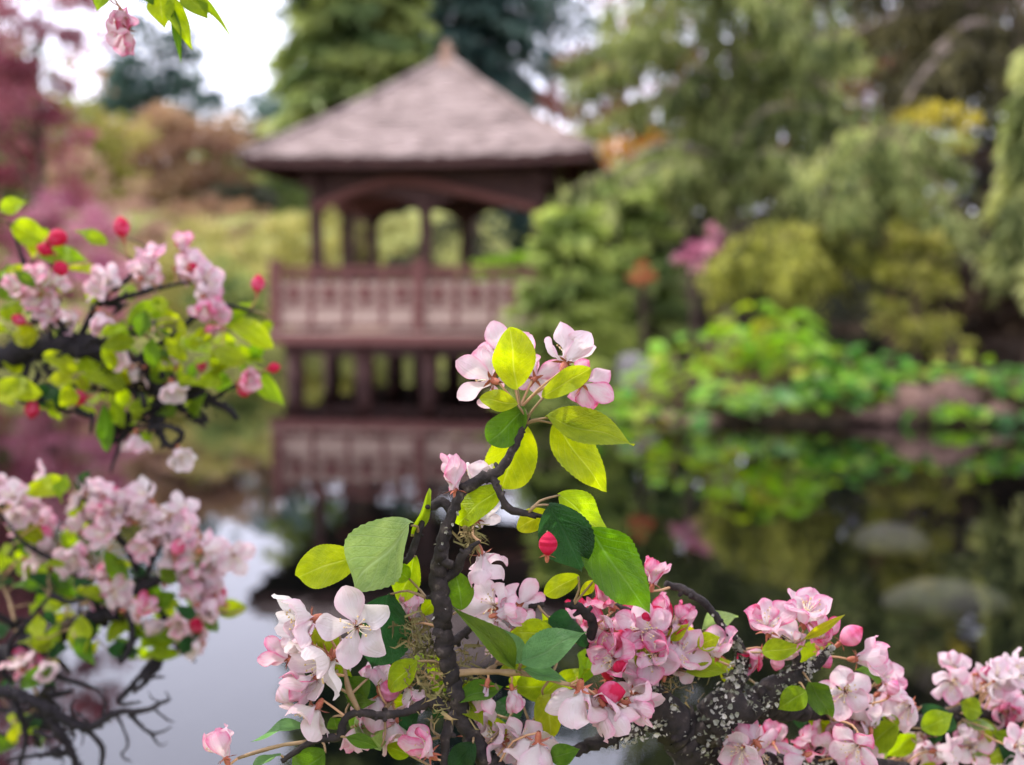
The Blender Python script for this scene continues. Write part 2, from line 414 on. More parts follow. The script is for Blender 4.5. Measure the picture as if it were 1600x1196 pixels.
nb = len(V)
V += [v - Vector((0, 0, 0.13)) for v in V]
Fc += [[q + nb for q in f[::-1]] for f in Fc]
roof = obj('roof', mesh_py('roof', V, Fc), M_DARKWOOD_SHADE, pav)
sh = MB()
rr = random.Random(3)
rows = 27
for f in range(4):
    for j in range(rows):
        t0 = j / rows; t1 = min(t0 + 1.7 / rows, 0.985)
        a = RA * (1 - t0); n = max(2, int(2 * a / 0.16)); cuts = [-1 + 2 * (i + (rr.random() - .5) * .3) / n for i in range(n + 1)]; cuts[0] = -1; cuts[-1] = 1
        for i in range(n):
            s0, s1 = cuts[i] + 0.004 / a, cuts[i + 1] - 0.004 / a
            lo = 0.035 + rr.random() * 0.028; dt = (rr.random() - .5) * 0.018
            tb = max(t0 + dt, -0.012)
            A = [roof_pt(f, s0, tb, lo), roof_pt(f, s1, tb, lo), roof_pt(f, s1, t1, 0.012), roof_pt(f, s0, t1, 0.012)]
            B = [p - Vector((0, 0, 0.028)) for p in A[:2]]
            sh.add(A + B, [[0, 1, 2, 3], [4, 5, 1, 0], [0, 3, 4], [1, 5, 2]])
so = sh.build('shingles', M_SHINGLE, roof); tag(so, kind='stuff')
for f in range(4):                                            # hip caps and eave boards
    pts = [roof_pt(f, 1, t, 0.05) for t in np.linspace(0, 0.97, 12)]
    Vt, Ft = tube(pts, [0.055] * 12, 6, 0.15); obj('hip_cap', mesh_py('hip_cap', Vt, Ft, True), M_SHINGLE, roof)
    e = MB(); m1 = Matrix.Rotation(f * math.pi / 2, 3, 'Z')
    for k in range(12):
        s0, s1 = -1 + k / 6, -1 + (k + 1) / 6
        a0, a1 = roof_pt(f, s0, 0.012, -0.135), roof_pt(f, s1, 0.012, -0.135)
        e.add([a0, a1, a1 + Vector((0, 0, 0.155)), a0 + Vector((0, 0, 0.155)), a0 + m1 @ Vector((0, .05, 0)), a1 + m1 @ Vector((0, .05, 0))], [[0, 1, 2, 3], [1, 0, 4, 5]])
    e.build('eave_board', M_DARKWOOD_SHADE, roof)
# finial
prof = [(0.24, 0), (0.22, 0.08), (0.13, 0.12), (0.12, 0.24), (0.15, 0.28), (0.07, 0.34), (0.05, 0.42), (0.0, 0.47)]
V, Fc = [], []
for r_, z_ in prof:
    for k in range(12): V.append((r_ * math.cos(k * math.pi / 6), r_ * math.sin(k * math.pi / 6), ZE + RH - 0.16 + z_))
for j in range(len(prof) - 1):
    for k in range(12): Fc.append([j * 12 + k, j * 12 + (k + 1) % 12, (j + 1) * 12 + (k + 1) % 12, (j + 1) * 12 + k])
obj('finial', mesh_py('finial', V, Fc, True), M_MOSSCAP, roof)
# rafters under the roof
for f in range(4):
    for k in range(9):
        s_ = -0.88 + k * 0.22
        r0 = roof_pt(f, s_, 0.03, -0.19); r1 = roof_pt(f, s_ * 0.9, 0.42, -0.19)
        if abs(s_) > 0.6: r1 = roof_pt(f, s_, 0.30, -0.19)
        Vt, Ft = tube([r0, r1], [0.045, 0.045], 4); obj('rafter', mesh_py('rafter', Vt, Ft), M_DARKWOOD_SHADE, roof)
DZ = 0.80; DH = 2.32; PH = 1.8
posts = [(-PH, -PH), (0, -PH), (PH, -PH), (PH, 0), (PH, PH), (0, PH), (-PH, PH), (-PH, 0)]
for x, y in posts:
    b = MB().box((x, y, (DZ + 3.3) / 2), (0.17, 0.17, 3.3 - DZ))
    b.box((x, y, DZ + 0.09), (0.23, 0.23, 0.18)); b.box((x, y, 2.86), (0.24, 0.24, 0.12))
    b.build('post', M_DARKWOOD_SHADE, pav)
for k in range(4):                                            # ring beam and arched valance boards
    m1 = Matrix.Rotation(k * math.pi / 2, 4, 'Z')
    b = MB().box((0, -PH, 3.18), (2 * PH + 0.5, 0.16, 0.22)); b.build('ring_beam', M_DARKWOOD_SHADE, pav, M=m1)
    for sgn in (-1, 1):
        x0 = sgn * PH / 2; n = 14; V, Fc = [], []
        for i in range(n + 1):
            q = -1 + 2 * i / n; xx = x0 + q * (PH / 2 - 0.09); zb = 2.66 + 0.30 * (1 - q * q) ** 0.6
            for yy in (-PH - 0.035, -PH + 0.035): V += [(xx, yy, zb), (xx, yy, 3.069)]
        for i in range(n):
            a = i * 4; c = a + 4
            Fc += [[a, c, c + 1, a + 1], [a + 2, a + 3, c + 3, c + 2], [a, a + 2, c + 2, c]]
        obj('arched_valance', mesh_py('arched_valance', V, Fc), M_DARKWOOD_SHADE, pav, m1)
# curved tie beams across the inside
for yy in (-0.6, 0.6):
    pts = [Vector((-PH, yy, 2.80)), Vector((-0.9, yy, 3.08)), Vector((0, yy, 3.16)), Vector((0.9, yy, 3.08)), Vector((PH, yy, 2.80))]
    pp, rr2 = catmull(pts, [0.1] * 5, 0.2); Vt, Ft = tube(pp, rr2, 6); obj('tie_beam', mesh_py('tie_beam', Vt, Ft), M_REDWOOD, pav)
pts = [Vector((-PH, -PH - .12, 2.74)), Vector((-1.0, -PH - .12, 3.06)), Vector((-.35, -PH - .12, 3.17)), Vector((.4, -PH - .12, 3.05)), Vector((PH, -PH - .12, 2.70))]
pp, rr2 = catmull(pts, [.07, .085, .09, .085, .07], .15); Vt, Ft = tube(pp, rr2, 8); obj('curved_beam', mesh_py('curved_beam', Vt, Ft, True), M_REDWOOD, pav)
# deck with planks, fascia, piles
deck = MB().box((0, 0, DZ - 0.12), (2 * DH + 0.1, 2 * DH + 0.1, 0.14)).build('deck', M_DARKWOOD_SHADE, pav)
pm = MB().box((0, 0, 0), (2 * DH + 0.16, 0.135, 0.045)).build('plank', M_PALEWOOD, deck)
npl = 33; pitch_ = (2 * DH + 0.14) / npl
for i in range(npl):
    o = pm if i == 0 else pm.copy()
    if i: COL.objects.link(o)
    o.location = (0, -DH - 0.07 + pitch_ * (i + 0.5), DZ - 0.0225)
for k in range(4):
    MB().box((0, -DH - 0.085, DZ - 0.125), (2 * DH + 0.16, 0.05, 0.15)).build('fascia', M_REDWOOD, deck, M=Matrix.Rotation(k * math.pi / 2, 4, 'Z'))
for x in (-2.1, -0.95, 0.1, 1.1, 2.1):
    for y in (-2.05, 0, 2.05):
        Vt, Ft = tube([Vector((x, y, -1.1)), Vector((x, y, 0)), Vector((x, y, DZ - 0.19))], [0.15, 0.15, 0.145], 10, 0.05)
        obj('pile', mesh_py('pile', Vt, Ft, True), M_DARKWOOD_SHADE, pav)
for y in (-2.05, 0, 2.05): MB().box((0, y, DZ - 0.293), (2 * DH - 0.1, 0.2, 0.20)).build('joist', M_DARKWOOD_SHADE, pav)
# railing: every side but half of the back
bal = mesh_py('baluster', *(lambda b: (b.V, b.F))(MB().box((0, 0, 0.50), (0.075, 0.06, 0.86))))
blk = MB().box((0, 0, 0.60), (0.19, 0.045, 0.19)); blk.box((-.185, 0, 0.60), (0.18, 0.03, 0.05)); blk.box((.185, 0, 0.60), (0.18, 0.03, 0.05))
blk.box((0, 0, 0.775), (0.05, 0.03, 0.16)); blk.box((0, 0, 0.46), (0.05, 0.03, 0.09))
fret = mesh_py('fretwork', blk.V, blk.F)
panel = mesh_py('panel', *(lambda b: (b.V, b.F))(MB().box((0, 0, 0.235), (0.505, 0.025, 0.26))))
upper = mesh_py('screen', *(lambda b: (b.V, b.F))(MB().box((0, 0.03, 0.60), (0.505, 0.012, 0.36))))
for k in range(4):
    m1 = Matrix.Rotation(k * math.pi / 2, 4, 'Z')
    rl = MB()
    rl.box((0, -DH, DZ + 0.98), (2 * DH + 0.1, 0.11, 0.07)); rl.box((0, -DH, DZ + 0.87), (2 * DH - 0.1, 0.055, 0.05))
    rl.box((0, -DH, DZ + 0.395), (2 * DH - 0.1, 0.055, 0.05)); rl.box((0, -DH, DZ + 0.08), (2 * DH - 0.1, 0.06, 0.05))
    if k == 2:
        rl = MB()
        for z_ in (0.98, 0.87, 0.395, 0.08): rl.box((1.3, -DH, DZ + z_), (DH - 0.3, 0.06, 0.055))
    r_ = rl.build('railing', M_REDWOOD, pav, M=m1)
    bays = 8; w = 2 * DH / bays
    for i in range(bays + 1):
        x = -DH + i * w
        if k == 2 and x < 0.2: continue
        if i in (0, 4, 8):
            if i == 8: continue
            MB().box((x, -DH, DZ + 0.53), (0.17, 0.17, 1.06)).box((x, -DH, DZ + 1.09), (0.21, 0.21, 0.06)).build('newel_post', M_REDWOOD, r_)
        else: obj('baluster', bal, M_REDWOOD, r_, Matrix.Translation((x, -DH, DZ)))
        if i < bays:
            mm = Matrix.Translation((x + w / 2, -DH, DZ))
            obj('fretwork', fret, M_REDWOOD, r_, mm); obj('panel', panel, M_PALEWOOD, r_, mm); obj('screen', upper, M_PALEWOOD, r_, mm)

# ------------------------------------------------------------------ background foliage
def leaves_mesh(name, pos, dirs, nrm, L, W, tint):
    n = len(pos)
    dirs = dirs / (np.linalg.norm(dirs, axis=1, keepdims=True) + 1e-9)
    sd = np.cross(dirs, nrm); sd /= (np.linalg.norm(sd, axis=1, keepdims=True) + 1e-9)
    up = np.cross(sd, dirs)
    L = np.broadcast_to(L, (n,))[:, None]; W = np.broadcast_to(W, (n,))[:, None]
    V = np.stack([pos, pos + dirs * L * .5 + sd * W * .5 + up * W * .12, pos + dirs * L, pos + dirs * L * .5 - sd * W * .5 + up * W * .12], 1).reshape(-1, 3)
    me = mesh_np(name, V, np.arange(4 * n).reshape(n, 4))
    a = me.attributes.new('tint', 'FLOAT', 'FACE'); a.data.foreach_set('value', np.clip(tint, 0, 1).astype(np.float32))
    return me

def unit(n):
    v = rng.normal(size=(n, 3)); return v / np.linalg.norm(v, axis=1, keepdims=True)

def crown_broad(c, rad, nc, per, cr, L, W, shell=0.55, flat=0.6, asp=None, droop=0.0, low=-0.8):
    """leaf clumps spread through an uneven ellipsoid"""
    c = np.array(c); rad = np.array(rad)
    d = unit(nc * 2); d = d[d[:, 2] > low][:nc]; nc = len(d)
    lump = 1 + 0.16 * np.sin(d[:, 0] * 5 + c[0]) * np.cos(d[:, 1] * 4 + c[1]) + 0.14 * np.sin(d[:, 2] * 6 + c[0] * 3)
    rr_ = (shell + (1 - shell) * rng.random(nc) ** 0.6) * lump
    cc = c + d * rad * rr_[:, None]
    crs = cr * (0.55 + 0.9 * rng.random(nc))
    ct = rng.random(nc)
    k = np.repeat(np.arange(nc), per)
    o = unit(len(k)) * (rng.random(len(k)) ** 0.45)[:, None]
    o[:, 2] *= flat
    pos = cc[k] + o * crs[k][:, None]
    dirs = o + 0.5 * d[k] + unit(len(k)) * 0.7; dirs[:, 2] -= droop
    nrm = unit(len(k)) * 0.8 + d[k] * 0.5 + np.array([0, 0, 0.7])
    tint = 0.5 + (ct[k] - 0.5) * 0.85 + rng.normal(size=len(k)) * 0.16
    Ls = L * (0.6 + 0.8 * rng.random(len(k)))
    return pos, dirs, nrm, Ls, Ls * (W / L), tint, cc

def crown_conifer(base, h, r0, r1, nb, per, L, W, droop=0.35, start=0.08, power=0.8, hang=0.5):
    base = np.array(base, float)
    t = start + (1 - start) * (np.arange(nb) + rng.random(nb)) / nb
    az = np.arange(nb) * 2.399 + rng.normal(size=nb) * 0.3
    ln = (r0 + (r1 - r0) * t ** power) * (0.72 + 0.45 * rng.random(nb))
    k = np.repeat(np.arange(nb), per)
    q = rng.random(len(k)) ** 0.7
    out_ = np.stack([np.cos(az), np.sin(az), np.zeros(nb)], 1); sd = np.stack([-np.sin(az), np.cos(az), np.zeros(nb)], 1)
    lat = rng.normal(size=len(k)) * 0.17 * ln[k] * (0.35 + q * (1.25 - q))
    pos = base + out_[k] * (q * ln[k])[:, None] + sd[k] * lat[:, None]
    pos[:, 2] += t[k] * h + (0.12 * q - droop * q * q) * ln[k] - rng.random(len(k)) * hang * 0.5
    dirs = out_[k] * 0.6 + sd[k] * np.sign(lat)[:, None] * 0.5 + unit(len(k)) * 0.4; dirs[:, 2] -= hang
    nrm = unit(len(k)) * 0.6 + out_[k] * 0.3 + np.array([0, 0, 0.8])
    ct = rng.random(nb)
    tint = 0.47 + (ct[k] - 0.5) * 0.8 + (q - 0.5) * 0.45 + rng.normal(size=len(k)) * 0.13
    Ls = L * (0.6 + 0.8 * rng.random(len(k)))
    tips = base + out_ * ln[:, None] * 0.8; tips[:, 2] += t * h + (0.1 - droop * .64) * ln
    roots = np.repeat(base[None], nb, 0).copy(); roots[:, 2] += t * h
    return pos, dirs, nrm, Ls, Ls * (W / L), tint, (roots, tips)

def crown_weeping(limbs, per_m, hang, L, W, spread=0.25):
    """curtains of hanging sprays along arching limbs"""
    P_, D_, T_ = [], [], []
    for pts, ht in limbs:
        pp, _ = catmull(pts, [1] * len(pts), 0.08)
        arr = np.array([tuple(p) for p in pp])
        ln = np.sum(np.linalg.norm(np.diff(arr, axis=0), axis=1))
        ns = int(ln * per_m / 14)
        ii = rng.integers(int(len(arr) * 0.12), len(arr), ns)
        st = arr[ii] + rng.normal(size=(ns, 3)) * np.array([spread, spread, 0.05])
        hl = ht * (0.35 + 0.9 * rng.random(ns)); tt = rng.random(ns); hl = hl * np.where(rng.random(ns) < .2, 1.7, 0.8)
        k = np.repeat(np.arange(ns), 14)
        q = rng.random(len(k))
        pos = st[k] + rng.normal(size=(len(k), 3)) * 0.035; pos[:, 2] -= q * hl[k]
        sway = rng.normal(size=(ns, 2)) * 0.18
        pos[:, :2] += sway[k] * (q * hl[k])[:, None]
        d = unit(len(k)) * 0.55; d[:, 2] -= 0.9
        P_.append(pos); D_.append(d); lt = rng.uniform(-.28, .28); T_.append(0.46 + lt + (tt[k] - .5) * .6 + rng.normal(size=len(k)) * .15 + (0.5 - q) * 0.15)
    pos = np.concatenate(P_); n = len(pos)
    Ls = L * (0.6 + 0.8 * rng.random(n))
    return pos, np.concatenate(D_), unit(n) + np.array([0, -0.2, 0.4]), Ls, Ls * (W / L), np.concatenate(T_), None

FO = {}
def fol(key, *a, **k):
    if key not in FO: FO[key] = mat_foliage('foliage_' + key, *a, **k)
    return FO[key]
fol('burgundy', (0.15, 0.036, 0.055), (0.35, 0.115, 0.15), (0.56, 0.27, 0.30), 0.42)
fol('conifer_dark', (0.022, 0.048, 0.046), (0.050, 0.096, 0.085), (0.105, 0.165, 0.125), 0.28)
fol('conifer_green', (0.06, 0.10, 0.034), (0.17, 0.235, 0.075), (0.36, 0.41, 0.13), 0.35)
fol('brown', (0.17, 0.090, 0.065), (0.33, 0.20, 0.13), (0.46, 0.33, 0.18))
fol('dusky', (0.22, 0.12, 0.10), (0.40, 0.25, 0.20), (0.54, 0.38, 0.26))
fol('pink', (0.34, 0.10, 0.17), (0.58, 0.23, 0.33), (0.74, 0.42, 0.48))
fol('yellowgreen', (0.13, 0.14, 0.025), (0.28, 0.28, 0.055), (0.46, 0.42, 0.12))
fol('pale', (0.30, 0.30, 0.09), (0.50, 0.47, 0.16), (0.64, 0.58, 0.26))
fol('olive', (0.06, 0.07, 0.016), (0.29, 0.30, 0.055), (0.62, 0.60, 0.14), 0.42)
fol('weeping', (0.06, 0.078, 0.026), (0.22, 0.265, 0.085), (0.54, 0.56, 0.22), 0.42)
fol('cypress', (0.055, 0.085, 0.020), (0.21, 0.285, 0.065), (0.47, 0.53, 0.15), 0.42)
fol('pine', (0.04, 0.038, 0.018), (0.12, 0.11, 0.045), (0.27, 0.24, 0.09))
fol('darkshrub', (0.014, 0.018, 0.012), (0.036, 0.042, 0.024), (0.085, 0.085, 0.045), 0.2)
fol('brownshade', (0.020, 0.012, 0.009), (0.050, 0.030, 0.020), (0.10, 0.065, 0.035), 0.2)  # brown leaf colour with the shade under the trees put into it
fol('redmaple', (0.12, 0.028, 0.020), (0.25, 0.075, 0.055), (0.42, 0.19, 0.13))
fol('orange', (0.34, 0.12, 0.02), (0.48, 0.22, 0.04), (0.60, 0.36, 0.08))
fol('red', (0.40, 0.12, 0.06), (0.55, 0.19, 0.09), (0.62, 0.28, 0.14))
fol('orange2', (0.30, 0.24, 0.03), (0.46, 0.38, 0.05), (0.58, 0.50, 0.10))
fol('lime', (0.08, 0.16, 0.015), (0.19, 0.34, 0.03), (0.36, 0.52, 0.06), 0.4)

def limb(parent, p0, p1, r0, r1, mat, bend=0.1, name='limb'):
    p0, p1 = Vector(p0), Vector(p1); L_ = (p1 - p0).length
    mid = (p0 + p1) / 2 + Vector((random.uniform(-1, 1), random.uniform(-1, 1), random.uniform(0, 1))) * bend * L_
    pp, rr_ = catmull([p0, mid, p1], [r0, (r0 + r1) / 2, r1], max(L_ / 8, 0.05))
    Vt, Ft = tube(pp, rr_, 7, 0.08); o = obj(name, mesh_py(name, Vt, Ft, True), mat, parent); return o

def plant(name, label, cat, x, y, crown, fkey, trunk_top=None, tr=(0.12, 0.05), bark=None, limbs=5, lean=(0, 0), group=None, tname='trunk', z0=None, cname='crown'):
    """a tree or shrub: base Empty, trunk, limbs that reach into the crown, crown of leaves (world coordinates)"""
    z = gz(x, y) if z0 is None else z0
    root = empty(name, (x, y, z)); tag(root, label, cat, group)
    off = Vector((x, y, z))
    pos, dirs, nrm, L, W, tint, info = crown
    me = leaves_mesh(cname, pos - np.array(off), dirs, nrm, L, W, tint)
    co = obj(cname, me, FO[fkey], root)
    bark = bark or M_TRUNK
    if trunk_top is None: trunk_top = float(np.percentile(pos[:, 2], 80)) - z
    top = Vector((lean[0], lean[1], trunk_top))
    pp, rr_ = catmull([Vector((0, 0, -0.15)), Vector((lean[0] * .2 + .02, lean[1] * .2, trunk_top * .33)), Vector((lean[0] * .55 - .02, lean[1] * .6, trunk_top * .66)), top],
                      [tr[0] * 1.25, tr[0], (tr[0] + tr[1]) / 2, tr[1]], max(trunk_top / 14, 0.08))
    Vt, Ft = tube(pp, rr_, 9, 0.07); obj(tname, mesh_py(tname, Vt, Ft, True), bark, root)
    if isinstance(info, tuple):
        roots, tips = info; sel = np.linspace(0, len(tips) - 1, limbs).astype(int)
        for i in sel: limb(root, Vector(roots[i]) - off, Vector(tips[i]) - off, tr[0] * 0.35, tr[0] * 0.1, bark, 0.03)
    elif info is not None:
        sel = rng.choice(len(info), min(limbs, len(info)), replace=False)
        for i in sel:
            t_ = random.uniform(0.45, 0.95); p0 = pp[int(t_ * (len(pp) - 1))]
            limb(root, p0, Vector(info[i]) - off, tr[1] * 0.8, tr[1] * 0.25, bark, 0.12)
    return root

def px_crown(u, v0, v1, Y, half_px, depth=1.0):
    """centre and radii of a crown that fills these photo pixels at distance Y"""
    c = P(u, (v0 + v1) / 2, Y); return c, (half_px / F_PX * Y, half_px / F_PX * Y * depth, (v1 - v0) / 2 / F_PX * Y)
def broad(name, label, cat, u, Y, v0, v1, half, key, nc, per, cr, L, W, depth=1.0, ux=None, **k):
    kw = {q: k.pop(q) for q in ('shell', 'flat', 'droop', 'low') if q in k}
    c, r = px_crown(u, v0, v1, Y, half, depth)
    x = c.x if ux is None else P(ux, 450, Y).x
    return plant(name, label, cat, x, Y, crown_broad(c, r, nc, per, cr, L, W, **kw), key, **k)
def shrub(name, label, u, Y, v0, v1, half, key, nc=60, per=70, cr=0.25, L=0.09, W=0.05, depth=0.9, cat='shrub', **k):
    c, r = px_crown(u, v0, v1, Y, half, depth)
    z = gz(c.x, Y); top = c.z + r[2]
    c.z = (top + z) / 2; r = (r[0], r[1], max((top - z) / 2, 0.15))
    kw = {q: k.pop(q) for q in ('shell', 'flat', 'droop', 'low') if q in k}; kw.setdefault('low', -0.7)
    k.setdefault('tr', (0.035, 0.015)); k.setdefault('tname', 'stem'); k.setdefault('limbs', 6); k.setdefault('cname', 'foliage')
    k.setdefault('trunk_top', (top - z) * 0.6)
    return plant(name, label, cat, c.x, Y, crown_broad(c, r, nc, per, cr, L, W, **kw), key, **k)
def conifer(name, label, u, Y, vtop, half0, half1, key, nb, per, L, W, **k):
    x = P(u, 450, Y).x; z = gz(x, Y); h = P(u, vtop, Y).z - z
    kw = {q: k.pop(q) for q in ('droop', 'start', 'power', 'hang') if q in k}
    return plant(name, label, 'tree', x, Y, crown_conifer((x, Y, z), h, half0 / F_PX * Y, half1 / F_PX * Y, nb, per, L, W, **kw), key, trunk_top=h * 0.97, **k)

# --- left bank
broad('maple_tree', 'burgundy leaved maple with gaps of sky through its crown', 'tree', 5, 26, -120, 330, 135, 'burgundy', 90, 95, 0.42, 0.15, 0.10, shell=0.35, ux=70, tr=(0.10, 0.05), limbs=12, bark=M_TRUNK)
broad('cedar_tree', 'dark blue-green conifer above the brown shrub on the far bank', 'tree', 240, 92, 35, 285, 92, 'conifer_dark', 95, 80, 1.15, 0.6, 0.25, shell=0.3, tr=(0.4, 0.15), limbs=14)
broad('budding_tree', 'rounded pinkish-brown budding tree beside the pavilion roof', 'tree', 280, 56, 165, 400, 128, 'brown', 150, 110, 0.8, 0.26, 0.14, tr=(0.16, 0.08), limbs=12, shell=0.4)
shrub('azalea_bush', 'large magenta-pink azalea in bloom on the far bank', 108, 25.9, 292, 440, 92, 'pink', 70, 90, 0.26, 0.09, 0.07)
shrub('maple_shrub', 'low dark crimson maple under the burgundy tree', 8, 27, 222, 400, 92, 'burgundy', 60, 90, 0.32, 0.12, 0.08)
broad('yellow_tree', 'small yellowish tree between the burgundy maple and the dark conifer', 'tree', 140, 38, 145, 330, 72, 'yellowgreen', 50, 70, 0.5, 0.16, 0.09, tr=(0.1, 0.05), shell=0.3)
broad('golden_tree', 'distant golden-green tree at the foot of the sky gap', 'tree', 392, 115, 205, 330, 55, 'yellowgreen', 50, 80, 1.3, 0.45, 0.25, tr=(0.3, 0.05))
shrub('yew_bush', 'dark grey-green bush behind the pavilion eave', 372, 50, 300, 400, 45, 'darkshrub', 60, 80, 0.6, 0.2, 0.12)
shrub('laurel_bush', 'bright mid-green bush beside the pavilion corner post', 455, 56, 262, 400, 42, 'conifer_green', 46, 70, 0.6, 0.2, 0.12)
shrub('dusky_shrub', 'dusky rose-brown shrub between the pink azalea and the pale mounds', 205, 31, 318, 450, 75, 'dusky', 60, 80, 0.32, 0.10, 0.06, shell=0.5)
shrub('rosy_shrub', 'tall dusky rose shrub behind the pink azalea', 130, 33, 250, 420, 75, 'dusky', 60, 80, 0.36, 0.11, 0.07, shell=0.5)
shrub('heather_shrub', 'low brownish shrub under the budding tree', 325, 37, 312, 430, 80, 'brown', 60, 80, 0.34, 0.11, 0.07, shell=0.5)
for i, (u, Y, v0, h, lab) in enumerate([(330, 30, 365, 85, 'pale yellow-green clipped mound below the brown budding tree'),
                                       (425, 32, 350, 80, 'pale yellow-green clipped mound left of the pavilion posts'),
                                       (520, 33, 328, 85, 'tallest pale yellow-green mound seen between pavilion posts'),
                                       (610, 33, 345, 55, 'pale clipped mound seen through the middle of the pavilion'),
                                       (470, 36, 330, 90, 'wide pale mound rising behind the pavilion corner post'),
                                       (235, 30, 385, 60, 'pale yellow-green mound beside the pink azalea')]):
    shrub('clipped_shrub', lab, u, Y, v0, 480, h, 'pale', 60, 80, 0.28, 0.10, 0.05, shell=0.75, group='pale clipped mounds on the lawn')
shrub('rush_clump', 'green waterside clump below the pale mounds', 352, 26.6, 412, 520, 75, 'conifer_green', 50, 70, 0.22, 0.12, 0.04)
shrub('fern_clump', 'yellowish waterside clump behind the pavilion piles', 520, 26.7, 450, 540, 95, 'yellowgreen', 60, 70, 0.22, 0.12, 0.04)
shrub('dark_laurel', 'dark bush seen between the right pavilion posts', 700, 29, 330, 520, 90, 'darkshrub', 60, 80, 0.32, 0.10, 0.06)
shrub('spring_shrub', 'bright green bush behind the right end of the pavilion', 785, 27.5, 380, 520, 45, 'lime', 46, 70, 0.24, 0.10, 0.06)
# --- tall trees behind the pavilion
conifer('green_cedar', 'tall green conifer with a straight left edge behind the pavilion roof', 560, 33, -330, 155, 95, 'conifer_green', 150, 230, 0.34, 0.12, droop=0.35, start=0.34, tr=(0.26, 0.08), limbs=24)
conifer('blue_cedar', 'tall dark blue-green conifer behind the pavilion finial', 735, 39, -330, 190, 70, 'conifer_dark', 100, 190, 0.42, 0.13, droop=0.4, start=0.30, tr=(0.28, 0.08), limbs=24)
broad('sparse_larch', 'thin dark conifer top with round sky gaps behind the pavilion roof', 'tree', 860, 44, -200, 190, 100, 'conifer_dark', 60, 70, 0.75, 0.28, 0.12, shell=0.25, tr=(0.15, 0.05), limbs=14)
broad('copper_maple', 'sparse coppery maple right of the pavilion roof with bright sky gaps', 'tree', 975, 31, -10, 300, 125, 'redmaple', 80, 80, 0.42, 0.14, 0.09, shell=0.3, tr=(0.10, 0.04), limbs=14)
broad('amber_tree', 'amber and gold leaved small tree above the feathery shrub', 'tree', 985, 23, 205, 345, 80, 'orange', 34, 60, 0.30, 0.10, 0.06, shell=0.3, tr=(0.06, 0.03), limbs=10)
# --- right bank
xq = P(886, 450, 16.6).x; zq = gz(xq, 16.6)
cq = crown_conifer((xq, 16.6, zq), P(886, 318, 16.6).z - zq, 1.10, 0.34, 62, 150, 0.17, 0.045, start=0.04, droop=0.10, hang=0.30, power=1.2)
xr = P(985, 450, 18.4).x; zr = gz(xr, 18.4)
cr_ = crown_conifer((xr, 18.4, zr), P(985, 285, 18.4).z - zr, 1.15, 0.40, 48, 130, 0.18, 0.05, start=0.2, droop=0.1, hang=0.3, power=1.2)
plant('golden_cypress', 'broad yellow-green cypress between the pavilion and the weeping conifer', 'tree', xr, 18.4, cr_, 'cypress', trunk_top=P(985, 305, 18.4).z - zr, tr=(0.06, 0.02), limbs=16)
plant('feathery_cypress', 'feathery yellow-green cypress standing against the right end of the pavilion', 'tree', xq, 16.6, cq, 'cypress', trunk_top=1.9, tr=(0.05, 0.02), limbs=16)
Yw = 19.5
def W_(u, v, Y=Yw): return P(u, v, Y)
limbsA = [([W_(1130, 300), W_(1100, 150), W_(1040, 60), W_(980, 60)], 1.0), ([W_(1130, 330), W_(1080, 240), W_(1020, 225), W_(960, 280)], 1.1),
          ([W_(1130, 250), W_(1180, 130), W_(1260, 60), W_(1340, 60)], 0.9), ([W_(1130, 250, 19.2), W_(1200, 170, 18.8), W_(1290, 175, 18.4), W_(1350, 230, 18.2)], 0.8),
          ([W_(1130, 330), W_(1080, 260, 19), W_(1000, 270, 18.4), W_(950, 320, 18)], 0.9), ([W_(1130, 200), W_(1120, 60), W_(1110, -60), W_(1060, -110)], 1.2),
          ([W_(1130, 200), W_(1180, 20), W_(1240, -80), W_(1330, -120)], 1.2), ([W_(1130, 320), W_(1190, 240, 18.8), W_(1240, 250, 18.4), W_(1260, 300, 18.2)], 0.7)]
rl_ = random.Random(31)
limbsA = [(p, h * 0.5) for p, h in limbsA]
for k in range(20):
    v0 = -90 + k * 20; sg = -1 if k % 2 else 1; ext = rl_.uniform(110, 250); yy = Yw + rl_.uniform(-1.6, 1.6); dr = rl_.uniform(20, 90)
    limbsA.append(([W_(1130, v0), W_(1130 + sg * ext * .35, v0 - 25, (Yw + yy) / 2), W_(1130 + sg * ext * .7, v0 + dr * .3, yy), W_(1130 + sg * ext, v0 + dr, yy)], rl_.uniform(.25, .55)))
c1 = crown_weeping(limbsA, 420, 1.0, 0.17, 0.045, 0.13)
x0 = W_(1140, 400).x
t1 = plant('weeping_hemlock', 'tall weeping conifer with a thin pale trunk and tiers of hanging sprays', 'tree', x0, Yw, c1, 'weeping', trunk_top=W_(1130, -60).z - gz(x0, Yw), tr=(0.085, 0.03), bark=M_TRUNK_PALE)
for pts, _ in limbsA:
    pp, rr_ = catmull([p - t1.location for p in pts], [0.04, 0.03, 0.02, 0.008], 0.25); Vt, Ft = tube(pp, rr_, 6, 0.05); obj('limb', mesh_py('limb', Vt, Ft, True), M_TRUNK_PALE, t1)
Yb = 15.6
limbsB = [([W_(1395, 300, Yb), W_(1370, 215, Yb), W_(1330, 200, Yb), W_(1270, 265, Yb)], 0.45), ([W_(1395, 300, Yb), W_(1400, 220, Yb - .3), W_(1380, 205, Yb - .6), W_(1320, 260, Yb - .8)], 0.8),
          ([W_(1395, 300, Yb), W_(1420, 205, Yb), W_(1460, 200, Yb), W_(1500, 215, Yb)], 0.7), ([W_(1395, 280, Yb), W_(1390, 210, Yb + .4), W_(1420, 195, Yb + .9), W_(1470, 250, Yb + 1.2)], 0.8),
          ([W_(1395, 300, Yb), W_(1390, 230, Yb - .3), W_(1410, 215, Yb - .7), W_(1420, 290, Yb - .9)], 0.7)]
limbsB = [(p, h * .62) for p, h in limbsB]
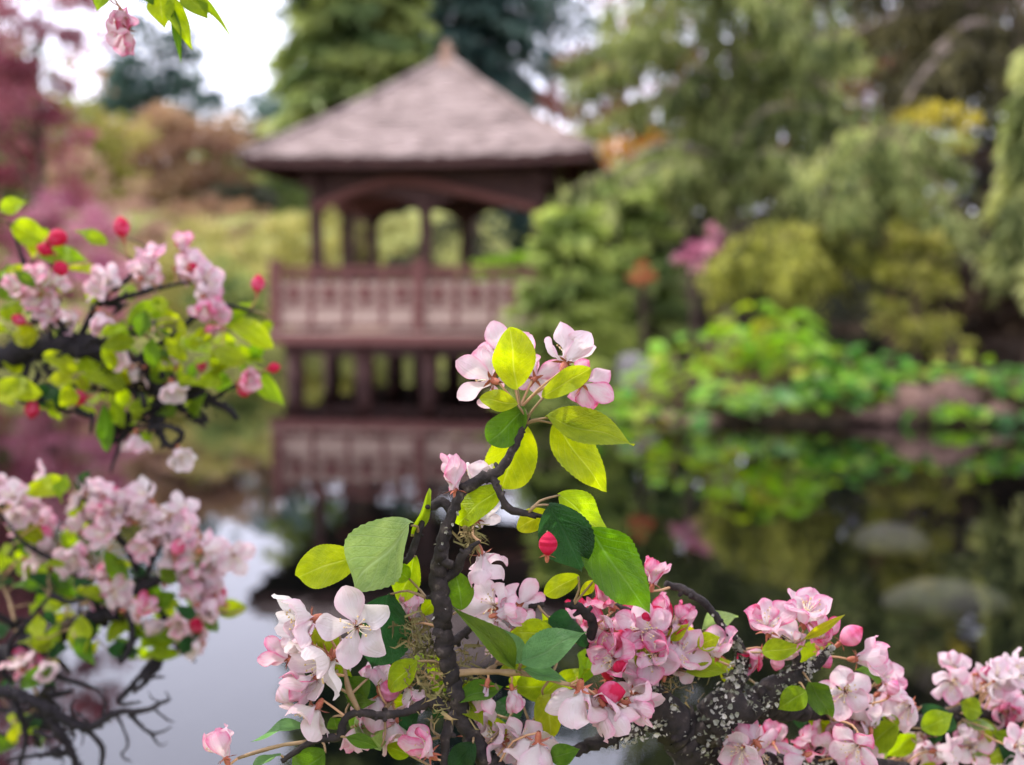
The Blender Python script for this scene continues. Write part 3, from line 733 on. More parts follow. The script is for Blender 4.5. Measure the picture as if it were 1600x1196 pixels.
for k in range(9):
    sg = -1 if k % 2 else 1; ext = rl_.uniform(60, 135); v0 = 215 + k * 16; yy = Yb + rl_.uniform(-.7, .7); dr = rl_.uniform(10, 80)
    limbsB.append(([W_(1395, v0, Yb), W_(1395 + sg * ext * .35, v0 - 18, Yb), W_(1395 + sg * ext * .7, v0 + dr * .3, yy), W_(1395 + sg * ext, v0 + dr, yy)], rl_.uniform(.15, .45)))
c2 = crown_weeping(limbsB, 380, 1.0, 0.12, 0.035, 0.09)
xb = W_(1390, 480, Yb).x
t2_ = plant('weeping_larch', 'pale green weeping larch with drooping sprays and a reddish trunk', 'tree', xb, Yb, c2, 'weeping', trunk_top=W_(1395, 225, Yb).z - gz(xb, Yb), tr=(0.06, 0.035), bark=M_ROCK)
for pts, _ in limbsB:
    pp, rr_ = catmull([p - t2_.location for p in pts], [0.03, 0.024, 0.016, 0.006], 0.2); Vt, Ft = tube(pp, rr_, 6, 0.05); obj('limb', mesh_py('limb', Vt, Ft, True), M_ROCK, t2_)
Yd = 23.5
limbsC = [([W_(1575, 100, Yd), W_(1470, 20, Yd), W_(1330, 60, Yd), W_(1180, 120, Yd)], 1.0), ([W_(1575, 0, Yd), W_(1450, -70, Yd), W_(1330, -60, Yd), W_(1230, -10, Yd)], 1.4),
          ([W_(1575, -60, Yd), W_(1640, -120, Yd), W_(1700, -60, Yd), W_(1760, 60, Yd)], 1.5), ([W_(1575, 100, Yd), W_(1500, 70, Yd - 1), W_(1440, 120, Yd - 1.6), W_(1400, 190, Yd - 2)], 1.0),
          ([W_(1575, 0, Yd), W_(1540, -60, Yd + 1), W_(1480, -30, Yd + 2), W_(1420, 90, Yd + 3)], 1.4), ([W_(1575, 60, Yd), W_(1620, 10, Yd), W_(1680, 60, Yd), W_(1720, 160, Yd)], 1.2),
          ([W_(1575, -40, Yd), W_(1480, -120, Yd), W_(1400, -110, Yd), W_(1300, -80, Yd)], 1.5)]
limbsC = [(p, h * 0.5) for p, h in limbsC]
for k in range(16):
    v0 = -110 + k * 16; sg = -1 if k % 3 else 1; ext = rl_.uniform(120, 330); yy = Yd + rl_.uniform(-2.2, 2.2); dr = rl_.uniform(40, 140)
    limbsC.append(([W_(1575, v0, Yd), W_(1575 + sg * ext * .35, v0 - 15, (Yd + yy) / 2), W_(1575 + sg * ext * .7, v0 + dr * .4, yy), W_(1575 + sg * ext, v0 + dr, yy)], rl_.uniform(.3, .7)))
c3 = crown_weeping(limbsC, 420, 1.0, 0.20, 0.055, 0.2)
xd = W_(1580, 480, Yd).x
t3_ = plant('old_pine', 'large dark olive pine with a pale leaning trunk and a long bare limb', 'tree', xd, Yd, c3, 'pine', trunk_top=W_(1575, -60, Yd).z - gz(xd, Yd), tr=(0.20, 0.09), bark=M_TRUNK_PALE)
for pts, _ in limbsC:
    pp, rr_ = catmull([p - t3_.location for p in pts], [0.10, 0.075, 0.05, 0.02], 0.3); Vt, Ft = tube(pp, rr_, 7, 0.05); obj('limb', mesh_py('limb', Vt, Ft, True), M_TRUNK_PALE, t3_)
conifer('hanging_spruce', 'green drooping conifer at the shaded end of the right bank', 1612, 16.2, 60, 95, 30, 'weeping', 60, 150, 0.2, 0.05, start=0.35, droop=0.6, hang=0.9, tr=(0.10, 0.03), limbs=12)
Yj = 15.7; cj = P(1225, 395, Yj); zj = gz(cj.x, Yj); limbsJ = []
for k in range(17):
    an = k * 2.399; ro = random.uniform(.45, 1.25); dz_ = random.uniform(-.05, .62)
    e = Vector((math.cos(an) * ro, math.sin(an) * ro * .7, -dz_ + .1 * math.cos(an)))
    limbsJ.append(([cj + Vector((0, 0, -.35)), cj + e * .35 + Vector((0, 0, .28 + random.uniform(-.1, .1))), cj + e * .7 + Vector((0, 0, .22)), cj + e], random.uniform(.16, .42)))
cjn = crown_weeping(limbsJ, 760, 1.0, 0.12, 0.032, 0.09)
tj = plant('cascading_juniper', 'mounded olive-yellow cascading juniper above the bright bank plants', 'shrub', cj.x, Yj, cjn, 'olive', trunk_top=cj.z - .3 - zj, tr=(0.05, 0.03), tname='stem', cname='foliage')
for pts, _ in limbsJ:
    pp, rr_ = catmull([p - tj.location for p in pts], [0.025, 0.018, 0.012, 0.005], 0.15); Vt, Ft = tube(pp, rr_, 5, 0.05); obj('limb', mesh_py('limb', Vt, Ft, True), M_TRUNK, tj)
broad('backdrop_maple', 'purplish-red maple deep behind the weeping conifer', 'tree', 1215, 27, 60, 270, 200, 'redmaple', 80, 80, 0.5, 0.14, 0.08, shell=0.3, tr=(0.12, 0.05), limbs=12)
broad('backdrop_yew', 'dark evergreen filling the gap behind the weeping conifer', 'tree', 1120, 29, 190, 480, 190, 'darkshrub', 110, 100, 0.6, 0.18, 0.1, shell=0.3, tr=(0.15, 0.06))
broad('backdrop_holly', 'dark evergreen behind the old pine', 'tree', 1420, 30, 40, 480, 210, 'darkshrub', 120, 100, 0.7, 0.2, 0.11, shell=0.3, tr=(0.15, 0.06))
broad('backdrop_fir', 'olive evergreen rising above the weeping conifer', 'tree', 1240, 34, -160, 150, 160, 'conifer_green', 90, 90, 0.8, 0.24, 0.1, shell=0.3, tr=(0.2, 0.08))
shrub('brown_hedge', 'brown hedge with shade put into its leaf colour beneath the old pine', 1530, 19.5, 240, 520, 165, 'brownshade', 120, 90, 0.32, 0.10, 0.06, shell=0.7)
shrub('shade_bush', 'evergreen bush coloured blackish for the shade behind the bright bank plants', 1330, 17.2, 440, 560, 150, 'darkshrub', 90, 80, 0.22, 0.09, 0.05)  # near-black leaves stand for the deep shade behind the plants
shrub('shade_laurel', 'low bush with leaves darkened as shade beside the shaded end of the bank', 1540, 16.8, 400, 560, 120, 'brownshade', 90, 80, 0.22, 0.09, 0.05)
broad('pink_azalea', 'small clear-pink azalea under the weeping conifer', 'shrub', 1082, 16.9, 375, 422, 26, 'pink', 9, 34, 0.10, 0.06, 0.05, shell=0.2, tr=(0.03, 0.015), limbs=6, tname='stem', cname='foliage')
broad('rose_azalea', 'tiny pink azalea just above the clear-pink one', 'shrub', 1116, 17.6, 360, 392, 16, 'pink', 5, 30, 0.09, 0.06, 0.05, shell=0.2, tr=(0.025, 0.012), limbs=4, tname='stem', cname='foliage')
broad('orange_azalea', 'small orange-red azalea beside the pale stones', 'shrub', 1004, 16.3, 416, 442, 24, 'red', 7, 22, 0.07, 0.06, 0.05, shell=0.3, tr=(0.025, 0.012), limbs=5, tname='stem', cname='foliage')
shrub('boxwood_bush', 'low green bush around the orange azalea', 1012, 17.9, 385, 500, 60, 'conifer_green', 50, 70, 0.2, 0.08, 0.05)
shrub('golden_shrub', 'golden-green shrub with loose yellow leaves under the larch', 1432, 14.9, 345, 480, 52, 'yellowgreen', 34, 46, 0.16, 0.11, 0.06, shell=0.4)
broad('golden_acer', 'slender acer with golden leaves in front of the old pine', 'tree', 1440, 18.5, 165, 235, 85, 'orange2', 16, 40, 0.2, 0.10, 0.06, shell=0.3, tr=(0.04, 0.015), limbs=10)
shrub('yellow_sprig', 'yellow-leaved seedling in the dark soil', 1492, 14.4, 488, 530, 24, 'yellowgreen', 9, 16, 0.1, 0.10, 0.06)
broad('copper_beech', 'dark red tree further along the left bank', 'tree', -330, 27, -60, 330, 170, 'burgundy', 90, 90, 0.5, 0.17, 0.11, shell=0.3, tr=(0.12, 0.05), limbs=10)
broad('lawn_oak', 'green spreading tree on the left lawn', 'tree', -620, 31, -100, 340, 230, 'conifer_green', 100, 90, 0.7, 0.2, 0.12, shell=0.3, tr=(0.18, 0.07), limbs=10)
shrub('bank_azalea', 'dusky shrub on the left bank beside the dark red tree', -190, 25.6, 320, 450, 95, 'dusky', 60, 80, 0.3, 0.1, 0.06)
shrub('bank_juniper', 'yellow-green shrub on the left bank under the green tree', -470, 25.0, 330, 450, 120, 'yellowgreen', 60, 80, 0.3, 0.1, 0.05)
# --- far wood closing the view
for i, (u, Y, v0, v1, h, key, lab) in enumerate([(60, 60, 120, 420, 170, 'brown', 'distant brown tree beyond the lawn behind the burgundy maple'), (330, 70, 250, 420, 150, 'conifer_green', 'distant green tree beyond the brown budding tree'),
                                                (620, 62, 0, 420, 220, 'conifer_dark', 'distant dark tree beyond the pavilion'), (880, 60, 235, 420, 120, 'conifer_dark', 'distant dark tree beyond the coppery maple'),
                                                (-130, 40, 0, 420, 160, 'conifer_green', 'green tree at the far end of the left lawn'), (1720, 32, -60, 480, 190, 'darkshrub', 'dark evergreen beyond the shaded bank')]):
    broad('distant_tree', lab, 'tree', u, Y, v0, v1, h, key, 90, 70, 1.3, 0.5, 0.28, shell=0.3, tr=(0.25, 0.1), group='trees closing the view')

# ------------------------------------------------------------------ rocks
def rock_mesh(seed, sub=3, amp=0.22):
    import bmesh
    bm = bmesh.new(); bmesh.ops.create_icosphere(bm, subdivisions=sub, radius=1.0)
    r_ = np.random.default_rng(seed); k = r_.normal(size=(7, 3)) * 1.6; ph = r_.random(7) * 6.28
    pl = r_.normal(size=(6, 3)); pl /= np.linalg.norm(pl, axis=1, keepdims=True)
    for v in bm.verts:
        p = np.array(v.co); d = 1 + amp * np.mean(np.sin(k @ p + ph)) * 1.6
        q = p * d
        for n_ in pl:
            e = q @ n_ - 0.78
            if e > 0: q = q - n_ * e * 0.8
        v.co = q
    me = bpy.data.meshes.new('rock'); bm.to_mesh(me); bm.free(); me.polygons.foreach_set('use_smooth', np.ones(len(me.polygons), dtype=bool)); return me
RM = [rock_mesh(i) for i in range(5)]
def rock(i, label, p, d, rz=0.0, mat=M_ROCK, group=None):
    me = RM[i % 5]
    if len(me.materials) == 0: me.materials.append(None)
    o = bpy.data.objects.new('rock', me); COL.objects.link(o); o.location = p; o.scale = d; o.rotation_euler = (0, 0, rz)
    o.material_slots[0].link = 'OBJECT'; o.material_slots[0].material = mat
    tag(o, label, 'rock', group); return o
def on_shore(u, Y, dz=0.0):
    x = P(u, 600, Y).x; return Vector((x, Y, max(gz(x, Y), -0.05) + dz))
for i, (u, Y, d, lab) in enumerate([(1045, 13.75, (.22, .2, .2), 'reddish-brown shore rock at the left end of the bright bank plants'), (1100, 13.6, (.26, .2, .17), 'wide reddish shore rock under the lime green leaves'),
                                    (1425, 13.65, (.34, .3, .3), 'largest brown-red rock in the gap between bank plants'), (1490, 13.7, (.28, .28, .34), 'tall brown rock beside the shaded bank plants'),
                                    (1385, 13.45, (.20, .18, .16), 'small rounded rock at the water under the brown-red rock'), (1350, 13.5, (.16, .2, .13), 'flat little rock at the water below the green leaves'),
                                    (960, 14.0, (.2, .2, .16), 'dark shore rock below the feathery cypress'), (1560, 13.5, (.22, .2, .15), 'low rock at the water under the shaded plants')]):
    rock(i, lab, on_shore(u, Y, d[2] * 0.12), (d[0] * 1.2, d[1], d[2] * 0.75), i * 1.1)
rock(1, 'pale grey stone block behind the bright bank plants', on_shore(985, 15.9, 0.25), (.20, .2, .34), 0.4, M_STONE)
rock(3, 'pale grey stone leaning beside the stone block', on_shore(1012, 15.7, 0.12), (.17, .18, .22), 1.4, M_STONE)
def bed_rock(i, u, v, dz, d, lab):
    p0 = P(u, v, 1.0); dr = p0 - Vector((0, 0, CAM_H)); k = (CAM_H - dz) / -dr.z; p = Vector((0, 0, CAM_H)) + dr * k
    rock(i, lab, p, d, 0.7 * i, M_STONE_WET)
bed_rock(0, 1395, 848, -0.15, (.25, .42, .13), 'pale flat stone just under the dark pond surface')
bed_rock(2, 1470, 945, -0.14, (.22, .34, .12), 'rounded pale stone under the surface in front of the flat one')

# ------------------------------------------------------------------ leaf and petal meshes
def sheet(name, width, L=10, Wn=6, fold=0.25, curl=0.2, wave=0.0, serr=0.0, seed=0, cupx=0.0):
    """leaf-like sheet: base at the origin, tip at y = 1, full width 1 where width(v) = 1; UV map 'leaf'"""
    r_ = np.random.default_rng(seed); ph = r_.random(4) * 6.28
    V, UV = [], []
    for j in range(L + 1):
        v = j / L; w = width(v)
        for i in range(Wn + 1):
            u = -1 + 2 * i / Wn
            e = abs(u)
            ww = w * 0.5 * (1 + serr * (1 if j % 2 else -1) * (e > 0.99) * math.sin(math.pi * v))
            z = fold * 0.5 * w * e - curl * v * v + cupx * (u * u) * w * 0.5
            z += wave * 0.06 * math.sin(v * 7 + ph[0]) * e * np.sign(u) + wave * 0.05 * math.sin(v * 9 + ph[1] + u)
            V.append((u * ww * (1 + 0.05 * wave * math.sin(v * 5 + ph[2])) + 0.04 * wave * math.sin(v * 3 + ph[3]) * v, v, z)); UV.append((0.5 + 0.5 * u, v))
    Fc = [[j * (Wn + 1) + i, j * (Wn + 1) + i + 1, (j + 1) * (Wn + 1) + i + 1, (j + 1) * (Wn + 1) + i] for j in range(L) for i in range(Wn)]
    me = mesh_py(name, V, Fc, True)
    ul = me.uv_layers.new(name='leaf'); li = np.empty(len(me.loops), dtype=np.int32); me.loops.foreach_get('vertex_index', li)
    ul.data.foreach_set('uv', np.array(UV, dtype=np.float32)[li].ravel())
    return me
def w_ovate(v): return max(0.03, math.sin(math.pi * min(1, v ** 0.80)) ** (0.75 if v < 0.45 else 0.75 + 0.45 * (v - 0.45) / 0.55)) if v < 0.999 else 0.01
def w_round(v): return max(0.05, (math.sin(math.pi * min(1, v ** 1.05)) ** 0.55)) if v < 0.999 else 0.10
def w_lance(v): return max(0.03, math.sin(math.pi * min(1, v ** 0.9)) ** 1.1) if v < 0.999 else 0.01
def w_petal(v): return max(0.10, math.sin(math.pi * min(1.0, v ** 1.45)) ** 0.62) if v < 0.999 else 0.16
LEAFM = {'ovate': [sheet('leaf', w_ovate, 34, 8, 0.25, 0.18, 1.3, 0.022, s) for s in range(4)],
         'round': [sheet('leaf', w_round, 34, 8, 0.2, 0.14, 1.2, 0.012, s + 9) for s in range(3)],
         'lance': [sheet('leaf', w_lance, 34, 8, 0.40, 0.24, 1.2, 0.025, s + 20) for s in range(3)]}
for k_ in LEAFM:
    for me in LEAFM[k_]: me.materials.append(M_LEAF)
PETM = [sheet('petal', w_petal, 10, 8, 0.0, c_, w_, 0.0, 40 + i, cup) for i, (c_, w_, cup) in enumerate([(-0.14, 1.1, .30), (-0.22, 1.4, .42), (-0.06, 1.7, .24), (-0.30, 1.0, .5)])]
for me in PETM: me.materials.append(M_PETAL)

def frame(y, z):
    y = Vector(y).normalized(); z = Vector(z); x = y.cross(z)
    if x.length < 1e-6: x = y.orthogonal()
    x.normalize(); z = x.cross(y); return Matrix((x, y, z)).transposed().to_4x4()

# flower core: calyx, five sepals, ovary
def core_mesh():
    mb = MB(); V, Fc = [], []
    prof = [(0.045, -0.34), (0.085, -0.26), (0.10, -0.14), (0.085, -0.03), (0.11, 0.0), (0.05, 0.04)]
    for r_, z_ in prof:
        for k in range(8): V.append((r_ * math.cos(k * math.pi / 4), r_ * math.sin(k * math.pi / 4), z_))
    for j in range(len(prof) - 1):
        for k in range(8): Fc.append([j * 8 + k, j * 8 + (k + 1) % 8, (j + 1) * 8 + (k + 1) % 8, (j + 1) * 8 + k])
    mb.add(V, Fc)
    for k in range(5):
        a = 2 * math.pi * (k + 0.5) / 5; c, s_ = math.cos(a), math.sin(a); t = Vector((-s_, c, 0)); o = Vector((c, s_, 0))
        mb.add([o * 0.08 + t * 0.06 - Vector((0, 0, .02)), o * 0.08 - t * 0.06 - Vector((0, 0, .02)), o * 0.26 - t * 0.035 - Vector((0, 0, .05)), o * 0.40 - Vector((0, 0, .12)), o * 0.26 + t * 0.035 - Vector((0, 0, .05))], [[0, 1, 2, 3, 4]])
    return mesh_py('flower', mb.V, mb.F, True)
CORE = core_mesh(); CORE.materials.append(M_CALYX)
def stamen_mesh(seed):
    r_ = random.Random(seed); V, Fc = [], []; mi = []
    for k in range(16):
        a = r_.random() * 6.28; sp = r_.uniform(0.12, 0.42); h = r_.uniform(0.36, 0.58)
        p0 = Vector((0.05 * math.cos(a), 0.05 * math.sin(a), 0.0)); p2 = Vector((sp * math.cos(a), sp * math.sin(a), h)); p1 = Vector((sp * .35 * math.cos(a), sp * .35 * math.sin(a), h * .6))
        Vt, Ft = tube([p0, p1, p2], [0.011, 0.009, 0.007], 3); b = len(V); V += Vt; Fc += [[q + b for q in f] for f in Ft]; mi += [0] * len(Ft)
        b = len(V); s_ = 0.032
        V += [p2 + Vector(d) * s_ for d in ((1, 0, 0), (-1, 0, 0), (0, 1, 0), (0, -1, 0), (0, 0, 1), (0, 0, -1))]
        Ff = [[0, 2, 4], [2, 1, 4], [1, 3, 4], [3, 0, 4], [2, 0, 5], [1, 2, 5], [3, 1, 5], [0, 3, 5]]
        Fc += [[q + b for q in f] for f in Ff]; mi += [1] * 8
    me = mesh_py('stamens', V, Fc, True); me.materials.append(M_STAMEN); me.materials.append(M_ANTHER)
    me.polygons.foreach_set('material_index', np.array(mi, dtype=np.int32)); return me
STAM = [stamen_mesh(i) for i in range(3)]
def bud_mesh(seed):
    """closed bud: overlapping petal ridges spiralling round an egg"""
    V, Fc, UV = [], [], []; nu, nv = 20, 12
    for j in range(nv + 1):
        v = j / nv; r_ = 0.36 * math.sin(math.pi * min(1, 0.06 + 0.94 * v)) ** 0.75 if j < nv else 0.02
        for i in range(nu):
            a = 2 * math.pi * i / nu; rg = 1 + 0.10 * abs(math.sin(2.5 * a + 1.6 * v + seed))
            V.append((r_ * rg * math.cos(a), r_ * rg * math.sin(a), v * 0.95)); UV.append((0.5, 0.15 + 0.7 * v))
    for j in range(nv):
        for i in range(nu): Fc.append([j * nu + i, j * nu + (i + 1) % nu, (j + 1) * nu + (i + 1) % nu, (j + 1) * nu + i])
    me = mesh_py('bud', V, Fc, True); ul = me.uv_layers.new(name='leaf'); li = np.empty(len(me.loops), dtype=np.int32); me.loops.foreach_get('vertex_index', li)
    ul.data.foreach_set('uv', np.array(UV, dtype=np.float32)[li].ravel()); me.materials.append(M_PETAL); return me
BUDM = [bud_mesh(i) for i in range(3)]

# ------------------------------------------------------------------ crab apple builder
class Crab:
    def __init__(s, name, label, base):
        s.root = empty(name, base); tag(s.root, label, 'tree', None); s.off = Vector(base); s.pts = []; s.bark = M_BARK if name == 'crab_apple' else M_BARK_DARK; s.rnd = random.Random(len(label)); s.seg = []
    def branch(s, pts, rad, name='branch', mat=None, rough=0.14, knots=0.35, step=0.006, sides=9, attach=True):
        fine = name in ('branch', 'bough')
        if fine: step = min(step, max(0.0022, 0.45 * float(np.mean(rad)))); rough = 0.12; knots = 0.12; sides = 10
        pp, rr_ = catmull(pts, rad, step)
        amp = 0.25
        if fine:
            ph = [s.rnd.random() * 6.28 for _ in range(4)]; acc = 0.0
            for i in range(1, len(pp)):
                acc += (pp[i] - pp[i - 1]).length
                k = acc / (rr_[0] * 5 + 0.004)
                rr_[i] *= 1 + 0.12 * math.sin(k * 1.3 + ph[0]) + 0.08 * math.sin(k * 3.7 + ph[1])
        q = []
        for p, r_ in zip(pp, rr_): q.append(p + Vector((s.rnd.uniform(-1, 1), s.rnd.uniform(-1, 1), s.rnd.uniform(-1, 1))) * r_ * amp)
        q[0] = pp[0]; q[-1] = pp[-1]
        Vt, Ft = tube([p - s.off for p in q], rr_, sides, rough, knots, s.rnd)
        Vt, Ft = list(Vt), list(Ft)
        if fine:                                        # spurs and bud scars along the wood
            for i in range(2, len(q) - 2):
                if s.rnd.random() < 0.22:
                    d = (q[i + 1] - q[i - 1]).normalized(); n_ = d.orthogonal(); n_.rotate(Matrix.Rotation(s.rnd.random() * 6.28, 3, d)); n_.normalize()
                    ra = min(rr_[i], 0.005); L_ = ra * s.rnd.uniform(1.1, 2.3) + (rr_[i] - ra)
                    b0 = q[i] - s.off; b1 = b0 + (n_ + d * s.rnd.uniform(-.2, .5)).normalized() * L_
                    V2, F2 = tube([b0, (b0 + b1) / 2, b1], [ra * .75, ra * .6, ra * s.rnd.uniform(.2, .5)], 6, .2, 0, s.rnd); k0 = len(Vt); Vt += V2; Ft += [[z_ + k0 for z_ in f] for f in F2]
        o = obj(name, mesh_py(name, Vt, Ft, True), mat or s.bark, s.root)
        if attach:
            for i in range(0, len(q), max(1, int(0.008 / step))): s.pts.append((q[i], rr_[i]))
        return o
    def near(s, p, below=True):
        best, bd = None, 1e9
        for q, r_ in s.pts:
            d = (q - p).length + (max(0, q.z - p.z) * 0.6 if below else 0)
            if d < bd: bd, best = d, q
        return best
    def stalk(s, parent, M, p_from, p_to, r0, r1, name, mat, sag=0.15):
        d = p_to - p_from
        mid = (p_from + p_to) / 2 + Vector((s.rnd.uniform(-1, 1), s.rnd.uniform(-1, 1), s.rnd.uniform(-0.6, 1))) * d.length * sag
        pp, rr_ = catmull([p_from, mid, p_to], [r0, (r0 + r1) / 2, r1], max(d.length / 6, 0.003))
        Mi = M.inverted()
        Vt, Ft = tube([Mi @ p for p in pp], [r_ / M.median_scale for r_ in rr_], 6)
        return obj(name, mesh_py(name, Vt, Ft, True), mat, parent)
    def attach(s, p, reach=0.035):
        """point a stalk springs from; adds a twig when the wood is too far away"""
        q = s.near(p)
        if (q - p).length > reach:
            e = p + (q - p).normalized() * reach * 0.75
            mid = (q + e) / 2 + Vector((s.rnd.uniform(-1, 1), s.rnd.uniform(-1, 1), s.rnd.uniform(0, 1))) * (q - e).length * 0.12
            s.branch([q, mid, e], [0.0016, 0.0013, 0.0010], 'twig', M_BARK if s.rnd.random() < .6 else M_TWIG, 0.12, 0.5, 0.004, 6)
            return e
        return q
    def leaf(s, base, tip, width, col, kind='ovate', face=None, petiole=True, roll=0.0, var=None):
        base, tip = Vector(base), Vector(tip); y = tip - base; L_ = y.length
        face = Vector(face) if face is not None else Vector((0, -1, 0.5))
        fm = frame(y, face) @ Matrix.Rotation(roll, 4, 'Y')
        M = Matrix.Translation(base - s.off) @ fm @ Matrix.Diagonal((width, L_, (width + L_) / 2, 1))
        ms = LEAFM[kind]; me = ms[s.rnd.randrange(len(ms)) if var is None else var]
        o = obj('leaf', me, None, s.root, M); o.color = (*[c * s.rnd.uniform(0.9, 1.1) for c in col], 1)
        if petiole:
            q = s.attach(base, 0.03)
            Mw = Matrix.Translation(s.off) @ M
            d = q - base
            mid = (base + q) / 2 - y.normalized() * d.length * 0.12
            pp, rr_ = catmull([base + y * 0.03, mid, q], [0.0006, 0.0007, 0.0009], max(d.length / 6, 0.003))
            Mi = Mw.inverted()
            # tube in world space, carried into the leaf's own space
            Vt, Ft = tube(pp, rr_, 6); obj('petiole', mesh_py('petiole', [Mi @ v for v in Vt], Ft, True), M_TWIG, o)
        return o
    def flower(s, c, facing, size=0.019, opn=18, pink=0.3, skip=(), spin=None, ped=True, jit=1.0):
        """opn: petal angle above the flower's plane (0 flat, 75 nearly closed)"""
        c = Vector(c); z = Vector(facing).normalized(); x = z.orthogonal()
        spin = s.rnd.random() * 6.28 if spin is None else spin
        fm = frame(z.cross(x), z) @ Matrix.Rotation(spin, 4, 'Z')
        M = Matrix.Translation(c - s.off) @ fm @ Matrix.Scale(size, 4)
        o = obj('flower', CORE, None, s.root, M)
        for k in range(5):
            if k in skip: continue
            el = opn + s.rnd.uniform(-12, 12) * jit
            pm_ = Matrix.Rotation(2 * math.pi * k / 5 + s.rnd.uniform(-.12, .12), 4, 'Z') @ Matrix.Translation((0, 0.07, 0.01)) @ Matrix.Rotation(R(el), 4, 'X') @ Matrix.Rotation(s.rnd.uniform(-.22, .22), 4, 'Y') @ Matrix.Diagonal((0.74 * s.rnd.uniform(.88, 1.1), s.rnd.uniform(.9, 1.06), 1, 1))
            p = obj('petal', PETM[s.rnd.randrange(4)], None, o, pm_); p.color = (min(1, max(0, pink + s.rnd.uniform(-.12, .12))), 0, 0, 1)
        if opn < 60: obj('stamens', STAM[s.rnd.randrange(3)], None, o, Matrix.Rotation(s.rnd.random() * 6, 4, 'Z'))
        if ped:
            Mw = Matrix.Translation(s.off) @ M; b = Mw @ Vector((0, 0, -0.3))
            q = s.attach(b, 0.035); s.stalk(o, Mw, b, q, 0.0006, 0.0008, 'pedicel', M_PEDICEL)
        return o
    def bud(s, c, up, size=0.016, pink=0.85, ped=True):
        c = Vector(c); z = Vector(up).normalized(); fm = frame(z.orthogonal(), z)
        M = Matrix.Translation(c - z * size * 0.45 - s.off) @ fm @ Matrix.Scale(size, 4)
        o = obj('bud', BUDM[s.rnd.randrange(3)], None, s.root, M); o.color = (pink * s.rnd.uniform(.88, 1.08), 0, 0, 1)
        obj('calyx', CORE, None, o, Matrix.Scale(0.95, 4))
        if ped:
            Mw = Matrix.Translation(s.off) @ M; b = Mw @ Vector((0, 0, -0.28)); q = s.attach(b, 0.035); s.stalk(o, Mw, b, q, 0.0006, 0.0008, 'pedicel', M_PEDICEL)
        return o

YEL = (0.37, 0.47, 0.008); LIM = (0.25, 0.37, 0.010); MIDG = (0.10, 0.20, 0.018); DRK = (0.022, 0.075, 0.022); PALE = (0.26, 0.40, 0.13); GREY = (0.14, 0.28, 0.11)  # DRK: dark green that holds the shade of covering leaves

# ------------------------------------------------------------------ crab apple in focus
Y0 = 0.655
px = Y0 / F_PX
def Q(u, v, dy=0.0): return P(u, v, Y0 + dy)
A = Crab('crab_apple', 'flowering crab apple in sharp focus with dark upright twig and lichened bough', (0.30, 0.80, gz(0.30, 0.80)))
tz = gz(0.30, 0.80)
fork = P(1130, 1420, 0.74)
A.branch([Vector((0.30, 0.80, tz - 0.1)), Vector((0.285, 0.79, tz + 0.35)), Vector((0.24, 0.77, tz + 0.7)), fork], [0.034, 0.028, 0.024, 0.021], 'trunk', M_BARK, 0.08, 0.1, 0.03, 12, False)
A.branch([fork, P(960, 1330, 0.70), Q(830, 1250), Q(765, 1196), Q(727, 1130), Q(706, 1060), Q(693, 1000), Q(688, 930), Q(685, 880), Q(695, 838), Q(708, 800), Q(722, 766)],
         [.012, .0085, .0058, .0050, .0047, .0045, .0043, .0042, .0041, .0034, .0031, .0028])
A.branch([Q(722, 766), Q(750, 750), Q(780, 735), Q(799, 706), Q(812, 680), Q(826, 652)], [.0028, .0027, .0025, .0020, .0019, .0015])
A.branch([Q(708, 800, .002), Q(690, 786, .003), Q(668, 798, .004), Q(656, 826, .002), Q(645, 862), Q(634, 880, -.003)], [.0027, .0024, .0023, .0022, .0020, .0014])
A.branch([Q(768, 744), Q(781, 768, -.004), Q(794, 795, -.004), Q(825, 803, -.005), Q(838, 808, -.006)], [.0022, .0019, .0018, .0016, .0013])
A.branch([Q(692, 905), Q(712, 892), Q(722, 872, -.004), Q(738, 855, -.006), Q(750, 846, -.006)], [.0028, .0027, .0024, .0017, .0010])
A.branch([Q(700, 1010), Q(730, 985, .01), Q(760, 965, .015), Q(800, 950, .02), Q(850, 945, .02)], [.0026, .0022, .002, .0018, .0014])
A.branch([Q(704, 1052), Q(760, 1050, .0), Q(812, 1052, -.004), Q(860, 1062, -.006), Q(890, 1070, -.006)], [.0024, .0016, .0014, .0013, .0012], 'twig', M_TWIG)
A.branch([Q(704, 1105), Q(668, 1098, -.002), Q(640, 1112, -.004), Q(595, 1118, -.006), Q(560, 1113, -.01), Q(540, 1122, -.01), Q(527, 1152, -.01), Q(490, 1158, -.012), Q(440, 1190, -.014)], [.0030, .0027, .0025, .0024, .0022, .0022, .0020, .0017, .0012])
A.branch([Q(527, 1150, -.01), Q(470, 1160, -.012), Q(420, 1170, -.012), Q(372, 1185, -.012)], [.0012, .0010, .0009, .0008], 'twig', M_TWIG)
A.branch([Q(712, 1108), Q(698, 1140, -.004), Q(696, 1175, -.006), Q(690, 1230, -.008)], [.0032, .0028, .0026, .0024])
